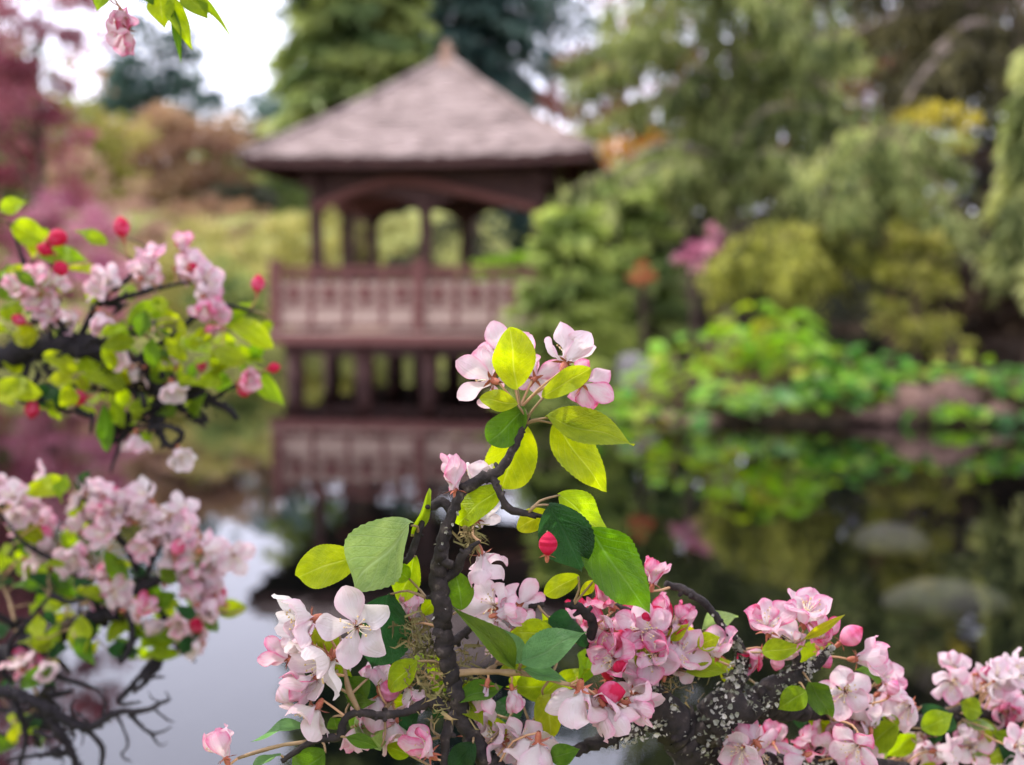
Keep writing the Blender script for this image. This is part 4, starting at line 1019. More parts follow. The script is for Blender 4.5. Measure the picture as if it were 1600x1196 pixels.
# right hand bough, heavy with lichen
YL = 0.70
big = [fork, P(1090, 1260, .72), P(1085, 1175, .71), P(1120, 1120, .70), P(1185, 1095, .70), P(1235, 1062, .70), P(1272, 1038, .695), P(1298, 1014, .69)]
A.branch(big, [.015, .013, .0115, .010, .008, .006, .0035, .0016], 'bough', M_BARK, 0.18, 0.35, 0.008, 12)
A.branch([P(1085, 1175, .71), P(1040, 1120, .70), P(1010, 1075, .70), P(1030, 1050, .70), P(1080, 1045, .70)], [.011, .0095, .0075, .005, .003], 'bough', M_BARK, 0.2, 0.4, 0.008, 12)
A.branch([P(1120, 1120, .70), P(1160, 1040, .70), P(1150, 1005, .70), P(1132, 985, .70), P(1110, 952, .70), P(1080, 928, .70), P(1040, 912, .70)], [.008, .0042, .0030, .0026, .0022, .0022, .0016])
A.branch([P(1010, 1075, .70), P(960, 1050, .69), P(922, 1010, .68), P(926, 975, .675), P(905, 950, .67), P(885, 946, .665)], [.004, .0030, .0025, .0024, .0022, .0016])
A.branch([P(1030, 1052, .70), P(1010, 1000, .71), P(990, 960, .71), P(960, 945, .71)], [.0030, .0022, .0018, .0012])
A.branch([P(1185, 1095, .70), P(1270, 1110, .74), P(1350, 1120, .77), P(1430, 1130, .80), P(1520, 1110, .83), P(1590, 1150, .85)], [.008, .0065, .005, .0042, .0035, .003])
A.branch([P(1235, 1062, .70), P(1245, 1020, .70), P(1220, 995, .70)], [.003, .002, .0012])
A.branch([P(1085, 1175, .71), P(1180, 1200, .72), P(1300, 1190, .75), P(1420, 1200, .78)], [.009, .007, .005, .003])
A.branch([P(1040, 1120, .70), P(960, 1150, .69), P(880, 1180, .68), P(830, 1190, .67)], [.006, .004, .003, .002])

# lichen flakes and dry moss on the wood (joined: far too many to count)
def lichen_on(crab, polys, count, size, name='lichen', mat=M_LICHEN, seed=5):
    r_ = random.Random(seed); mb = MB()
    samp = []
    for pts, rad in polys:
        pp, rr_ = catmull(pts, rad, 0.003); samp += list(zip(pp, rr_))
    for _ in range(count):
        p, ra = samp[r_.randrange(len(samp))]
        d = Vector((r_.gauss(0, 1), r_.gauss(0, 1) - 0.5, r_.gauss(0, 1) + 0.35)).normalized()
        c = p + d * ra * r_.uniform(0.9, 1.25) - crab.off
        n = (d + Vector((r_.gauss(0, .5), r_.gauss(0, .5), r_.gauss(0, .5)))).normalized(); a = n.orthogonal().normalized(); b = n.cross(a)
        s_ = size * r_.uniform(0.4, 1.3); k = r_.randrange(5, 8); V = [c - n * s_ * 0.2]
        for i in range(k):
            an = 2 * math.pi * i / k + r_.uniform(-.3, .3); q = s_ * r_.uniform(0.55, 1.2)
            V.append(c + (a * math.cos(an) + b * math.sin(an)) * q + n * s_ * r_.uniform(-0.1, 0.4))
        mb.add(V, [[0, 1 + i, 1 + (i + 1) % k] for i in range(k)])
    o = mb.build(name, mat, crab.root); tag(o, kind='stuff'); return o
lichen_on(A, [(big[2:], [.0115, .010, .008, .006, .0035, .0016]), ([P(1085, 1175, .71), P(1040, 1120, .70), P(1010, 1075, .70), P(1030, 1050, .70)], [.011, .0095, .0075, .005]),
              ([P(1120, 1120, .70), P(1160, 1040, .70)], [.010, .006]), ([P(1085, 1175, .71), P(1180, 1200, .72), P(1300, 1190, .75)], [.011, .009, .006]),
              ([P(1040, 1120, .70), P(960, 1150, .69)], [.009, .007])], 1500, 0.0016)
lichen_on(A, [(big[2:6], [.0115, .010, .008, .006]), ([P(1040, 1120, .70), P(1010, 1075, .70)], [.0095, .0075]), ([P(1120, 1120, .70), P(1160, 1040, .70), P(1150, 1005, .70)], [.008, .0042, .003])], 700, 0.0017, mat=M_LICHEN_GREY, seed=21)
lichen_on(A, [([P(1160, 1040, .70), P(1150, 1005, .70), P(1132, 985, .70), P(1110, 952, .70)], [.004, .003, .0026, .0022]), ([Q(700, 1090), Q(670, 1100)], [.003, .003]), ([Q(690, 1000), Q(686, 880), Q(708, 800)], [.0045, .0042, .003])], 70, 0.0011, seed=8)
def moss_on(crab, spots, count, length, seed=4):
    r_ = random.Random(seed); mb = MB()
    for _ in range(count):
        c0, sp = spots[r_.randrange(len(spots))]
        p = Vector(c0) + Vector((r_.gauss(0, sp), r_.gauss(0, sp * .6), r_.gauss(0, sp))) - crab.off
        d = Vector((r_.gauss(0, 1), r_.gauss(0, 1), r_.gauss(0, 1) - .3)).normalized(); L_ = length * r_.uniform(.4, 1.3)
        e = d.orthogonal().normalized() * L_ * r_.uniform(.04, .14); k = Vector((r_.gauss(0, 1), r_.gauss(0, 1), r_.gauss(0, 1))) * L_ * .25
        mb.add([p - e, p + e, p + d * L_ * .5 + k + e * .8, p + d * L_ * .5 + k - e * .8, p + d * L_ + k * .5], [[0, 1, 2, 3], [3, 2, 4]])
    o = mb.build('moss', M_MOSS, crab.root); tag(o, kind='stuff'); return o
moss_on(A, [(Q(668, 1010, .006), .006), (Q(660, 1050, .004), .0075), (Q(650, 985, .008), .0045), (Q(735, 840, .004), .003), (Q(690, 1085), .007), (Q(720, 1040, .01), .007)], 620, 0.0075)
moss_on(A, [(P(1020, 1060, .695), .008), (P(1070, 1050, .70), .008)], 160, 0.006, seed=9)

FB = (0, -1, 0.35)
# named leaves: base px, tip px, width px, colour, kind, depth offset, face, roll
LV = [((808, 607), (796, 516), 64, YEL, 'round', -.006, (0.1, -1, .25), 0), ((848, 621), (920, 574), 36, YEL, 'round', -.010, (0, -1, .5), .2),
      ((809, 632), (750, 622), 32, YEL, 'round', -.008, (0, -1, .4), 0), ((820, 637), (764, 697), 52, MIDG, 'round', -.004, (0.2, -1, .1), 0),
      ((816, 655), (786, 770), 78, YEL, 'round', .010, (0, -1, .1), 0), ((852, 652), (997, 688), 54, LIM, 'ovate', -.004, (0, -1, .8), .1),
      ((866, 660), (953, 771), 66, YEL, 'ovate', .004, (.3, -1, .1), 0), ((785, 760), (710, 819), 46, YEL, 'round', -.002, (0, -1, .5), 0),
      ((560, 868), (461, 902), 66, YEL, 'round', .012, (0, -1, .3), 0), ((646, 818), (529, 934), 96, PALE, 'ovate', -.008, (-.2, -1, .75), -.1),
      ((650, 868), (616, 951), 48, YEL, 'ovate', .008, (0, -1, .1), .3), ((642, 838), (677, 772), 22, LIM, 'lance', .004, (0, -1, .1), .6),
      ((857, 786), (914, 902), 78, DRK, 'ovate', -.012, (-.1, -1, .2), 0), ((872, 772), (963, 842), 52, YEL, 'ovate', .002, (0, -1, .5), 0),
      ((918, 822), (1022, 964), 82, MIDG, 'ovate', -.006, (.1, -1, .2), 0), ((858, 800), (806, 826), 34, YEL, 'round', -.002, (0, -1, .3), 0),
      ((607, 926), (580, 1058), 92, DRK, 'ovate', .010, (0, -1, .1), 0), ((722, 952), (713, 897), 42, MIDG, 'round', .004, (0, -1, .2), 0),
      ((812, 1052), (718, 948), 36, MIDG, 'lance', -.010, (.3, -1, .3), .2), ((815, 1036), (910, 984), 54, GREY, 'ovate', -.010, (0, -1, .9), 0),
      ((812, 1036), (784, 984), 40, GREY, 'ovate', -.004, (0, -1, .5), 0), ((868, 992), (794, 988), 42, YEL, 'ovate', .008, (0, -1, .4), 0),
      ((905, 900), (850, 930), 34, YEL, 'round', .01, (0, -1, .4), 0), ((815, 1046), (892, 1064), 24, GREY, 'lance', -.008, (0, -1, .8), 0),
      ((640, 905), (605, 880), 30, LIM, 'ovate', .01, (0, -1, .3), 0), ((520, 970), (500, 1030), 44, LIM, 'ovate', .008, (0, -1, .3), 0),
      ((540, 1040), (520, 1075), 50, LIM, 'ovate', .01, (0, -1, .2), 0), ((575, 1060), (540, 1100), 40, MIDG, 'ovate', .0, (0, -1, .3), 0),
      ((487, 1134), (388, 1150), 16, GREY, 'lance', -.012, (0, -.5, 1), 0), ((540, 1152), (594, 1168), 22, MIDG, 'lance', -.012, (0, -1, .6), 0),
      ((520, 1120), (528, 1142), 26, MIDG, 'round', -.008, (0, -1, .2), 0), ((440, 1180), (385, 1200), 18, GREY, 'lance', -.014, (0, -.5, 1), 0),
      ((510, 1176), (455, 1215), 56, MIDG, 'round', -.014, (0, -1, .4), 0), ((930, 905), (905, 935), 18, YEL, 'lance', .008, (0, -1, .2), 0),
      ((770, 1085), (700, 1110), 26, LIM, 'lance', .01, (0, -1, .6), 0), ((790, 1130), (760, 1150), 40, LIM, 'ovate', .01, (0, -1, .4), 0),
      ((740, 1160), (700, 1215), 40, DRK, 'ovate', -.008, (0, -1, .3), 0), ((860, 1185), (905, 1170), 34, MIDG, 'ovate', -.004, (0, -1, .4), 0),
      ((1000, 1010), (1010, 1055), 26, LIM, 'ovate', .02, (0, -1, .5), 0), ((1045, 1000), (1075, 975), 22, YEL, 'ovate', .03, (0, -1, .5), 0),
      ((1090, 1010), (1125, 995), 30, YEL, 'ovate', .03, (0, -1, .4), 0), ((1070, 1050), (1140, 1048), 24, LIM, 'lance', .03, (0, -1, .6), 0),
      ((1190, 1020), (1255, 1008), 34, YEL, 'ovate', .03, (0, -1, .6), 0), ((1255, 1000), (1320, 962), 16, YEL, 'lance', .03, (0, -1, .6), .2),
      ((1265, 1065), (1305, 1125), 42, MIDG, 'ovate', .03, (0, -1, .3), 0), ((1260, 1080), (1215, 1110), 40, LIM, 'ovate', .03, (0, -1, .4), 0),
      ((1400, 1130), (1345, 1180), 50, LIM, 'ovate', .09, (0, -1, .5), 0), ((1440, 1140), (1490, 1115), 44, LIM, 'ovate', .12, (0, -1, .6), 0),
      ((1540, 1130), (1510, 1170), 50, YEL, 'ovate', .15, (0, -1, .4), 0), ((1500, 1100), (1540, 1115), 40, LIM, 'ovate', .15, (0, -1, .4), 0),
      ((640, 1180), (600, 1165), 26, LIM, 'ovate', .01, (0, -1, .4), 0), ((660, 960), (690, 925), 24, LIM, 'ovate', .02, (0, -1, .2), 0)]
for (bu, bv), (tu, tv), w, col, kind, dy, face, roll in LV:
    A.leaf(Q(bu, bv, dy), Q(tu, tv, dy + (tv - bv) * px * 0.25), w * px * 1.04, col, kind, face, True, roll)
def leaf_near(crab, u, v, Y, L_, col=None, kind=None):
    r_ = crab.rnd; c = P(u, v, Y); d = Vector((r_.uniform(-1, 1), r_.uniform(-.6, .4), r_.uniform(-.7, .7))).normalized()
    crab.leaf(c - d * L_ * .5, c + d * L_ * .5, L_ * r_.uniform(.42, .62), col or r_.choice([YEL, YEL, LIM, LIM, MIDG, PALE, DRK]), kind or r_.choice(['ovate', 'ovate', 'round', 'lance']), (r_.uniform(-.5, .5), -1, r_.uniform(.1, 1.2)))
for u, v, du, dv, n, dy in [(760, 1060, 60, 60, 7, .025), (630, 1080, 40, 50, 5, .02), (830, 1110, 60, 50, 7, .03), (1050, 1010, 90, 30, 8, .06), (1200, 1050, 60, 30, 5, .07),
                            (1300, 1120, 80, 50, 9, .1), (1430, 1160, 90, 40, 10, .14), (1560, 1160, 50, 40, 8, .17), (900, 1000, 60, 40, 4, .03), (560, 1090, 50, 50, 4, .015)]:
    for _ in range(n): leaf_near(A, u + A.rnd.gauss(0, du * .7), v + A.rnd.gauss(0, dv * .7), Y0 + dy + A.rnd.gauss(0, .012), A.rnd.uniform(.016, .030))

# named flowers: centre px, radius px, facing, opening, pinkness, depth offset, skip, spin
FL = [((768, 594), 62, (-.55, .65, .15), 16, .30, .002, (), .3), ((790, 560), 58, (.1, .9, .45), 15, .34, .016, (), 1.0),
      ((884, 566), 62, (.35, .55, .75), 34, .26, .000, (), .2), ((910, 600), 52, (.5, .75, -.2), 18, .46, .010, (), .8),
      ((836, 592), 48, (.3, .8, .1), 25, .42, .012, (), 2.2), ((712, 765), 60, (-.1, .1, 1), 66, .38, .000, (3, 4), .4), ((742, 758), 46, (.2, .5, .8), 50, .12, .008, (1,), 0),
      ((752, 868), 56, (.25, -.1, -.9), 30, .22, .004, (), .5), ((746, 812), 44, (.3, .6, .4), 30, .10, .012, (), .1),
      ((558, 978), 66, (-.06, -.98, .08), 8, .10, -.014, (), .12), ((486, 968), 66, (-.9, -.25, -.2), 24, .10, -.006, (), 0), ((515, 1028), 72, (-.7, -.6, -.45), 22, .10, -.010, (), .9),
      ((492, 1060), 56, (-.8, -.1, -.5), 50, .42, -.004, (), .2), ((494, 1108), 60, (-.5, -.2, -.75), 26, .24, -.008, (), .7), ((450, 1030), 46, (-.7, .4, .2), 45, .46, .004, (), 1.4),
      ((352, 1184), 50, (-.35, .05, .75), 52, .42, -.012, (1,), .3), ((774, 948), 56, (-.3, -.5, .3), 20, .20, .010, (), .3), ((812, 948), 46, (.2, .5, .2), 25, .38, .018, (), .5),
      ((905, 1078), 66, (-.15, .30, -.85), 32, .22, -.006, (), .3), ((945, 1105), 56, (.4, -.1, -.7), 36, .28, -.004, (), 1.2), ((985, 1100), 50, (.8, -.3, -.1), 40, .34, .0, (), .8),
      ((955, 945), 50, (-.3, -.4, .6), 48, .56, .030, (), .2), ((950, 985), 52, (-.6, -.7, .1), 38, .56, .025, (), .6), ((1000, 985), 56, (.1, -.8, .4), 30, .48, .030, (), 1.1),
      ((1020, 912), 44, (.2, .1, .9), 58, .55, .035, (), .5), ((1010, 1025), 60, (.1, -.9, .2), 26, .42, .03, (), .5), ((960, 1030), 52, (-.4, -.7, .4), 34, .48, .02, (), 0),
      ((1060, 1025), 54, (.3, -.7, .5), 30, .40, .035, (), .4), ((1068, 985), 46, (.1, .1, 1), 60, .60, .04, (), .4), ((1035, 975), 44, (-.4, -.1, .8), 55, .58, .04, (), .9),
      ((1120, 1022), 48, (-.1, -.4, .8), 40, .36, .04, (), .4), ((1200, 985), 56, (-.2, -.55, .75), 42, .54, .04, (), .3), ((1258, 968), 58, (.05, -.25, .95), 46, .46, .04, (), .1),
      ((1245, 1005), 44, (-.5, -.6, .2), 35, .34, .045, (), .3), ((1288, 1000), 46, (-.3, -.5, .6), 45, .5, .045, (), .3), ((1340, 1030), 52, (.85, -.4, .15), 36, .30, .05, (), .5),
      ((1320, 1080), 54, (-.3, -.9, .2), 30, .32, .06, (), .2), ((1190, 1020), 42, (-.5, -.3, -.2), 45, .62, .045, (), .2), ((840, 1160), 62, (-.1, .2, -.9), 26, .26, -.006, (), .4),
      ((672, 1178), 56, (-.4, -.3, .5), 50, .46, -.010, (), .6), ((760, 1072), 44, (-.2, .1, -.8), 48, .38, .0, (), .8), ((800, 1078), 36, (.1, .1, -1), 62, .34, .0, (), .1),
      ((590, 1085), 56, (-.1, .3, -.7), 34, .34, .012, (), .2), ((640, 1075), 44, (.3, -.3, -.6), 40, .32, .01, (), .5), ((640, 965), 42, (0, .1, 1), 62, .45, .014, (), .4), ((620, 1130), 50, (.2, -.2, -.8), 36, .26, .012, (), .4),
      ((730, 1150), 46, (.1, -.4, .5), 46, .34, .012, (), .4), ((560, 1140), 40, (-.2, -.4, -.6), 42, .30, .01, (), .4)]
for (u, v), r_, fc, opn, pk, dy, sk, sp in FL:
    A.flower(Q(u, v, dy), fc, r_ * px * (Y0 + dy) / Y0 * 0.95, opn, pk, sk, sp)
BD = [((856, 850), 36, (.05, 0, 1), 1.0, -.024), ((955, 1082), 44, (.95, -.2, .1), .95, -.004), ((968, 1042), 26, (.6, -.3, .5), .98, .01), ((450, 1082), 44, (-.75, -.1, -.5), .50, -.004),
      ((1008, 968), 26, (0, -.3, .9), .9, .03), ((1330, 993), 44, (.75, -.1, .6), .80, .05), ((1288, 1030), 34, (.3, -.3, -.5), .70, .05), ((760, 1000), 18, (0, -.2, -.9), .9, .005),
      ((1395, 1075), 30, (.4, 0, .8), .6, .08), ((1215, 1035), 30, (-.2, 0, -.9), .7, .045), ((1100, 1000), 26, (0, -.2, .9), .65, .04)]
for (u, v), L_, up, pk, dy in BD: A.bud(Q(u, v, dy), up, L_ * px * 1.05, pk)
def cluster(crab, items, size=0.019):
    for u, v, du, dv, n, Y, dY, pk in items:
        for _ in range(n):
            r_ = crab.rnd; q = P(u + r_.gauss(0, du * .55), v + r_.gauss(0, dv * .55), Y + r_.gauss(0, dY))
            f = Vector((r_.gauss(0, .7), -0.45 + r_.gauss(0, .6), .35 + r_.gauss(0, .5)))
            if r_.random() < 0.14: crab.bud(q, f + Vector((0, 0.3, .6)), size * r_.uniform(.7, .95), r_.uniform(.6, .95))
            else: crab.flower(q, f, size * r_.uniform(.85, 1.08), r_.choice([12, 20, 28, 40, 52]), max(0, pk + r_.uniform(-.12, .15)))
cluster(A, [(470, 1050, 40, 60, 4, .665, .008, .22), (600, 1080, 60, 50, 4, .68, .01, .30), (1000, 1000, 60, 45, 8, .70, .012, .50), (1070, 1020, 50, 30, 5, .71, .012, .40), (780, 960, 50, 30, 3, .68, .01, .30), (960, 1090, 50, 30, 3, .67, .01, .30), (820, 1160, 60, 30, 4, .67, .01, .28)], 0.0165)
cluster(A, [(1350, 1120, 60, 50, 9, .76, .015, .36), (1400, 1090, 40, 40, 5, .77, .012, .30), (1300, 1170, 80, 30, 7, .74, .015, .42), (1180, 1180, 70, 22, 5, .70, .012, .44),
            (1520, 1055, 50, 24, 10, .83, .012, .24), (1590, 1120, 25, 40, 5, .84, .012, .42), (1470, 1170, 90, 30, 9, .80, .015, .32), (1570, 1185, 50, 20, 4, .83, .015, .32), (980, 1050, 50, 30, 4, .70, .01, .42)], 0.0165)

# ------------------------------------------------------------------ crab apple on the left, out of focus
bx = -0.85
B = Crab('blossom_tree', 'softly blurred crab apple reaching in front of the sky reflection with pink clusters', (bx, 1.05, gz(bx, 1.05)))
bz = gz(bx, 1.05)
YB = 1.10
def S(u, v, dy=0.0): return P(u, v, YB + dy)
tr = [Vector((bx, 1.05, bz - .1)), Vector((bx + .02, 1.04, bz + .5)), Vector((bx + .05, 1.02, bz + .95)), Vector((bx + .08, 1.0, bz + 1.5)), Vector((bx + .12, .95, bz + 1.9))]
B.branch(tr, [.05, .045, .038, .030, .022], 'trunk', M_BARK_DARK, .08, .1, .04, 12, False)
up = [tr[2] + Vector((0, 0, .10)), S(-330, 680), S(-120, 600), S(0, 558), S(120, 540), S(200, 572), S(262, 606), S(330, 624), S(372, 655)]
B.branch(up, [.022, .016, .0135, .0125, .0115, .010, .008, .004, .002], 'bough', M_BARK_DARK, .15, .3, .012, 11)
for pts, r0 in [([(120, 545), (150, 478), (195, 440), (232, 400)], .0035), ([(200, 572), (270, 525), (330, 478), (395, 486)], .0040), ([(262, 606), (240, 650), (258, 690), (272, 700)], .0055),
                ([(262, 606), (285, 640), (310, 660), (322, 668)], .004), ([(0, 558), (60, 490), (40, 420), (20, 360)], .004), ([(330, 624), (380, 595), (412, 582)], .0022), ([(50, 552), (40, 605), (95, 640), (120, 640)], .0035),
                ([(200, 572), (215, 630), (185, 660), (165, 690)], .003), ([(120, 545), (90, 500), (95, 470)], .003), ([(232, 400), (225, 385), (200, 372)], .0012), ([(150, 478), (250, 450), (310, 440)], .003),
                ([(290, 615), (335, 590), (350, 555)], .003), ([(240, 590), (170, 610), (110, 600)], .004)]:
    n = len(pts); d0 = B.rnd.uniform(-.03, .03)
    B.branch([S(u, v, d0 * i / n) for i, (u, v) in enumerate(pts)], [r0 * (1 - .65 * i / (n - 1)) for i in range(n)], 'branch', M_BARK_DARK, .15, .4, .008, 8)
lo = [tr[2] - Vector((0, 0, .18)), S(-330, 1120), S(-120, 1075), S(0, 1030), S(80, 992), S(160, 962), S(222, 920), S(265, 898)]
B.branch(lo, [.02, .015, .012, .010, .009, .0075, .005, .003], 'bough', M_BARK_DARK, .15, .3, .012, 10)
for pts, r0 in [([(80, 992), (150, 966), (240, 985), (305, 1035)], .004), ([(222, 920), (200, 860), (150, 800), (130, 780)], .0035), ([(160, 962), (120, 900), (40, 850), (0, 800)], .0035), ([(265, 898), (318, 880), (352, 900)], .0025),
                ([(0, 1030), (30, 985), (80, 930)], .003), ([(222, 920), (250, 850), (290, 810)], .003), ([(265, 898), (310, 930), (325, 970)], .0025), ([(80, 992), (60, 1040), (50, 1070)], .003)]:
    n = len(pts); d0 = B.rnd.uniform(-.03, .03)
    B.branch([S(u, v, d0 * i / n) for i, (u, v) in enumerate(pts)], [r0 * (1 - .65 * i / (n - 1)) for i in range(n)], 'branch', M_BARK_DARK, .15, .4, .008, 8)
YK = 1.02
def K(u, v): return P(u, v, YK)
nbp = len(B.pts)
B.branch([tr[1] + Vector((0, 0, .3)), K(-300, 1180), K(-100, 1105), K(0, 1082), K(62, 1100), K(130, 1136), K(182, 1114), K(228, 1110), K(266, 1092)], [.018, .010, .0065, .0055, .0050, .0042, .0026, .0020, .0011], 'bough', M_BARK_DARK, .2, .5, .01, 9)
for pts, r0 in [([(130, 1136), (160, 1172), (150, 1235)], .004), ([(200, 1112), (236, 1146), (268, 1136)], .0025), ([(62, 1100), (112, 1175), (125, 1240)], .006), ([(20, 1090), (40, 1150), (20, 1230)], .005), ([(160, 1120), (165, 1095), (150, 1080)], .002),
                ([(236, 1146), (250, 1165), (262, 1160)], .0014), ([(182, 1114), (200, 1160), (190, 1180), (205, 1190)], .002), ([(240, 1108), (262, 1125), (272, 1128)], .0014), ([(112, 1175), (60, 1180), (10, 1190)], .004), ([(266, 1092), (258, 1080)], .001), ([(130, 1136), (110, 1110), (118, 1092)], .002), ([(250, 1098), (236, 1090), (232, 1080)], .001)]:
    n = len(pts)
    B.branch([K(u, v) for u, v in pts], [r0 * .75 * (1 - .6 * i / max(1, n - 1)) for i in range(n)], 'branch', M_BARK_DARK, .2, .5, .006, 8)
top = [tr[4], P(-100, -170, .85), P(100, -120, .80), P(230, -50, .78), P(290, -25, .78)]
B.branch(top, [.016, .010, .006, .004, .0018], 'bough', M_BARK_DARK, .12, .3, .012, 9)
B.branch([P(230, -50, .78), P(190, -30, .78), P(160, -20, .78)], [.003, .002, .001])
# leaves of the left tree
for (bu, bv), (tu, tv), w, col in [((20, 350), (76, 378), 40, YEL), ((0, 330), (40, 312), 30, YEL), ((60, 400), (135, 402), 32, LIM), ((140, 470), (172, 440), 34, YEL), ((205, 500), (280, 490), 46, YEL), ((200, 515), (262, 470), 42, LIM),
                                   ((330, 485), (425, 535), 36, YEL), ((345, 505), (400, 470), 22, LIM), ((150, 595), (135, 545), 46, YEL), ((165, 580), (190, 600), 36, LIM), ((0, 600), (60, 612), 36, YEL), ((50, 610), (95, 625), 40, DRK), ((80, 625), (90, 660), 26, YEL),
                                   ((165, 630), (165, 710), 26, MIDG), ((178, 625), (190, 670), 24, LIM), ((300, 530), (325, 530), 36, YEL), ((370, 560), (440, 628), 30, LIM), ((350, 545), (375, 550), 24, LIM), ((180, 560), (215, 545), 30, LIM), ((225, 580), (250, 560), 34, YEL), ((310, 600), (345, 590), 30, YEL),
                                   ((300, 650), (315, 620), 22, MIDG), ((0, 440), (45, 420), 24, PALE), ((30, 500), (10, 470), 40, LIM), ((60, 520), (20, 530), 36, YEL), ((45, 575), (0, 560), 30, YEL), ((230, 620), (205, 640), 30, MIDG), ((280, 565), (260, 590), 34, YEL), ((50, 450), (85, 470), 30, PALE), ((210, 660), (222, 640), 20, LIM)]:
    B.leaf(S(bu, bv, -.01 + B.rnd.gauss(0, .012)), S(tu, tv, -.015 + B.rnd.gauss(0, .012)), w * YB / F_PX, col, B.rnd.choice(['ovate', 'round']), (B.rnd.uniform(-.3, .3), -1, B.rnd.uniform(.1, .7)))
for u, v, du, dv, n in [(60, 400, 60, 60, 10), (60, 590, 70, 40, 10), (220, 540, 90, 50, 16), (330, 560, 60, 50, 12), (200, 620, 80, 30, 8)]:
    for _ in range(n): leaf_near(B, u + B.rnd.gauss(0, du * .7), v + B.rnd.gauss(0, dv * .7), YB + B.rnd.gauss(0, .03), B.rnd.uniform(.018, .034), B.rnd.choice([YEL, YEL, LIM, LIM, MIDG]))
for u, v, du, dv, n in [(60, 900, 60, 50, 13), (180, 920, 70, 50, 13), (260, 960, 60, 50, 12), (130, 820, 70, 50, 8), (60, 1010, 60, 40, 9), (30, 1120, 40, 50, 7), (290, 890, 40, 30, 6), (290, 1010, 40, 20, 4)]:
    for _ in range(n): leaf_near(B, u + B.rnd.gauss(0, du * .7), v + B.rnd.gauss(0, dv * .7), YB + B.rnd.gauss(0, .03), B.rnd.uniform(.018, .036), B.rnd.choice([YEL, LIM, LIM, MIDG, MIDG, DRK]))
B.leaf(S(40, 770, -.02), S(105, 752, -.02), 36 * YB / F_PX, YEL, 'round', (0, -1, .4))
for (bu, bv), (tu, tv), w, col in [((262, 0), (300, 70), 30, YEL), ((250, -10), (255, 40), 40, YEL), ((285, -15), (325, 25), 40, LIM), ((165, -12), (150, 14), 24, LIM), ((270, 10), (282, 95), 14, MIDG), ((300, -20), (345, -35), 24, LIM), ((215, -30), (240, 5), 30, MIDG), ((300, -10), (362, 52), 14, LIM)]:
    B.leaf(P(bu, bv, .775), P(tu, tv, .77), w * .775 / F_PX, col, 'lance' if w < 20 else 'ovate', (.2, -1, .4))
# flowers of the left tree
SB = 0.0185
for u, v, fc, opn, pk in [(172, 440, (-.2, -.8, .3), 20, .26), (165, 455, (-.5, -.5, .3), 30, .30), (238, 412, (.1, -.2, .9), 45, .46), (228, 425, (-.3, -.6, .5), 40, .42), (300, 425, (.2, -.7, .5), 24, .36), (312, 445, (.6, -.5, .2), 30, .30), (285, 392, (.1, .1, .9), 55, .60), (318, 468, (.2, -.4, -.6), 45, .5),
                          (85, 495, (-.2, -.6, .3), 42, .44), (268, 600, (.3, -.5, -.6), 40, .22), (272, 570, (-.2, -.4, .7), 50, .28), (212, 680, (.1, -.3, -.8), 36, .24), (280, 705, (.3, -.4, -.6), 40, .12), (378, 600, (.4, -.3, .2), 55, .5), (35, 455, (-.3, -.7, .4), 36, .42), (60, 440, (.2, -.6, .5), 40, .45), (320, 440, (.5, -.6, .3), 30, .3), (155, 490, (.2, -.4, -.6), 50, .3)]:
    B.flower(S(u, v, -.02 + B.rnd.gauss(0, .01)), fc, SB, opn, pk)
for u, v, up_, L_, pk in [(190, 355, (-.15, 0, 1), .019, .98), (90, 372, (.7, -.2, .2), .020, .92), (95, 420, (.3, -.3, -.3), .017, .98), (403, 443, (.1, 0, 1), .016, .85), (300, 420, (.3, -.5, .4), .015, .95), (428, 575, (.9, 0, .2), .012, .98), (230, 510, (.8, -.3, .1), .012, .98), (122, 622, (-.9, 0, -.1), .018, .9), (50, 640, (-.1, 0, -1), .017, .95), (70, 390, (-.6, -.2, .3), .015, .95), (380, 610, (.3, -.2, -.5), .014, .9), (30, 500, (-.5, -.2, .3), .014, .9)]:
    B.bud(S(u, v, -.02), up_, L_, pk)
cluster(B, [(170, 800, 60, 40, 20, 1.09, .02, .26), (270, 840, 50, 50, 17, 1.09, .02, .22), (320, 910, 34, 60, 17, 1.09, .02, .24), (40, 790, 50, 40, 11, 1.10, .02, .32), (90, 860, 60, 40, 9, 1.11, .02, .28), (310, 980, 34, 30, 7, 1.09, .02, .26), (60, 1050, 26, 24, 5, 1.07, .01, .40), (210, 940, 50, 40, 5, 1.08, .02, .40), (300, 860, 40, 40, 6, 1.09, .02, .22)], SB)
for u, v, fc, opn, pk in [(200, 100, (0, -.5, -.8), 45, .4), (188, 70, (.2, -.5, -.6), 50, .5)]: B.flower(P(u, v - 52, .80), fc, .015, opn, pk)
for u, v, du, dv, n in [(60, 890, 70, 70, 16), (200, 930, 80, 50, 12), (100, 1000, 90, 40, 12), (270, 960, 50, 40, 8), (150, 800, 80, 40, 8)]:
    for _ in range(n): leaf_near(B, u + B.rnd.gauss(0, du * .7), v + B.rnd.gauss(0, dv * .7), YB + B.rnd.gauss(0.02, .03), B.rnd.uniform(.018, .034), B.rnd.choice([YEL, LIM, LIM, MIDG, DRK]))
for u, v, du, dv, n in [(150, 590, 90, 40, 14), (270, 550, 70, 50, 12), (40, 470, 40, 60, 8)]:
    for _ in range(n): leaf_near(B, u + B.rnd.gauss(0, du * .7), v + B.rnd.gauss(0, dv * .7), YB + B.rnd.gauss(0, .03), B.rnd.uniform(.018, .032), B.rnd.choice([YEL, YEL, LIM, MIDG]))
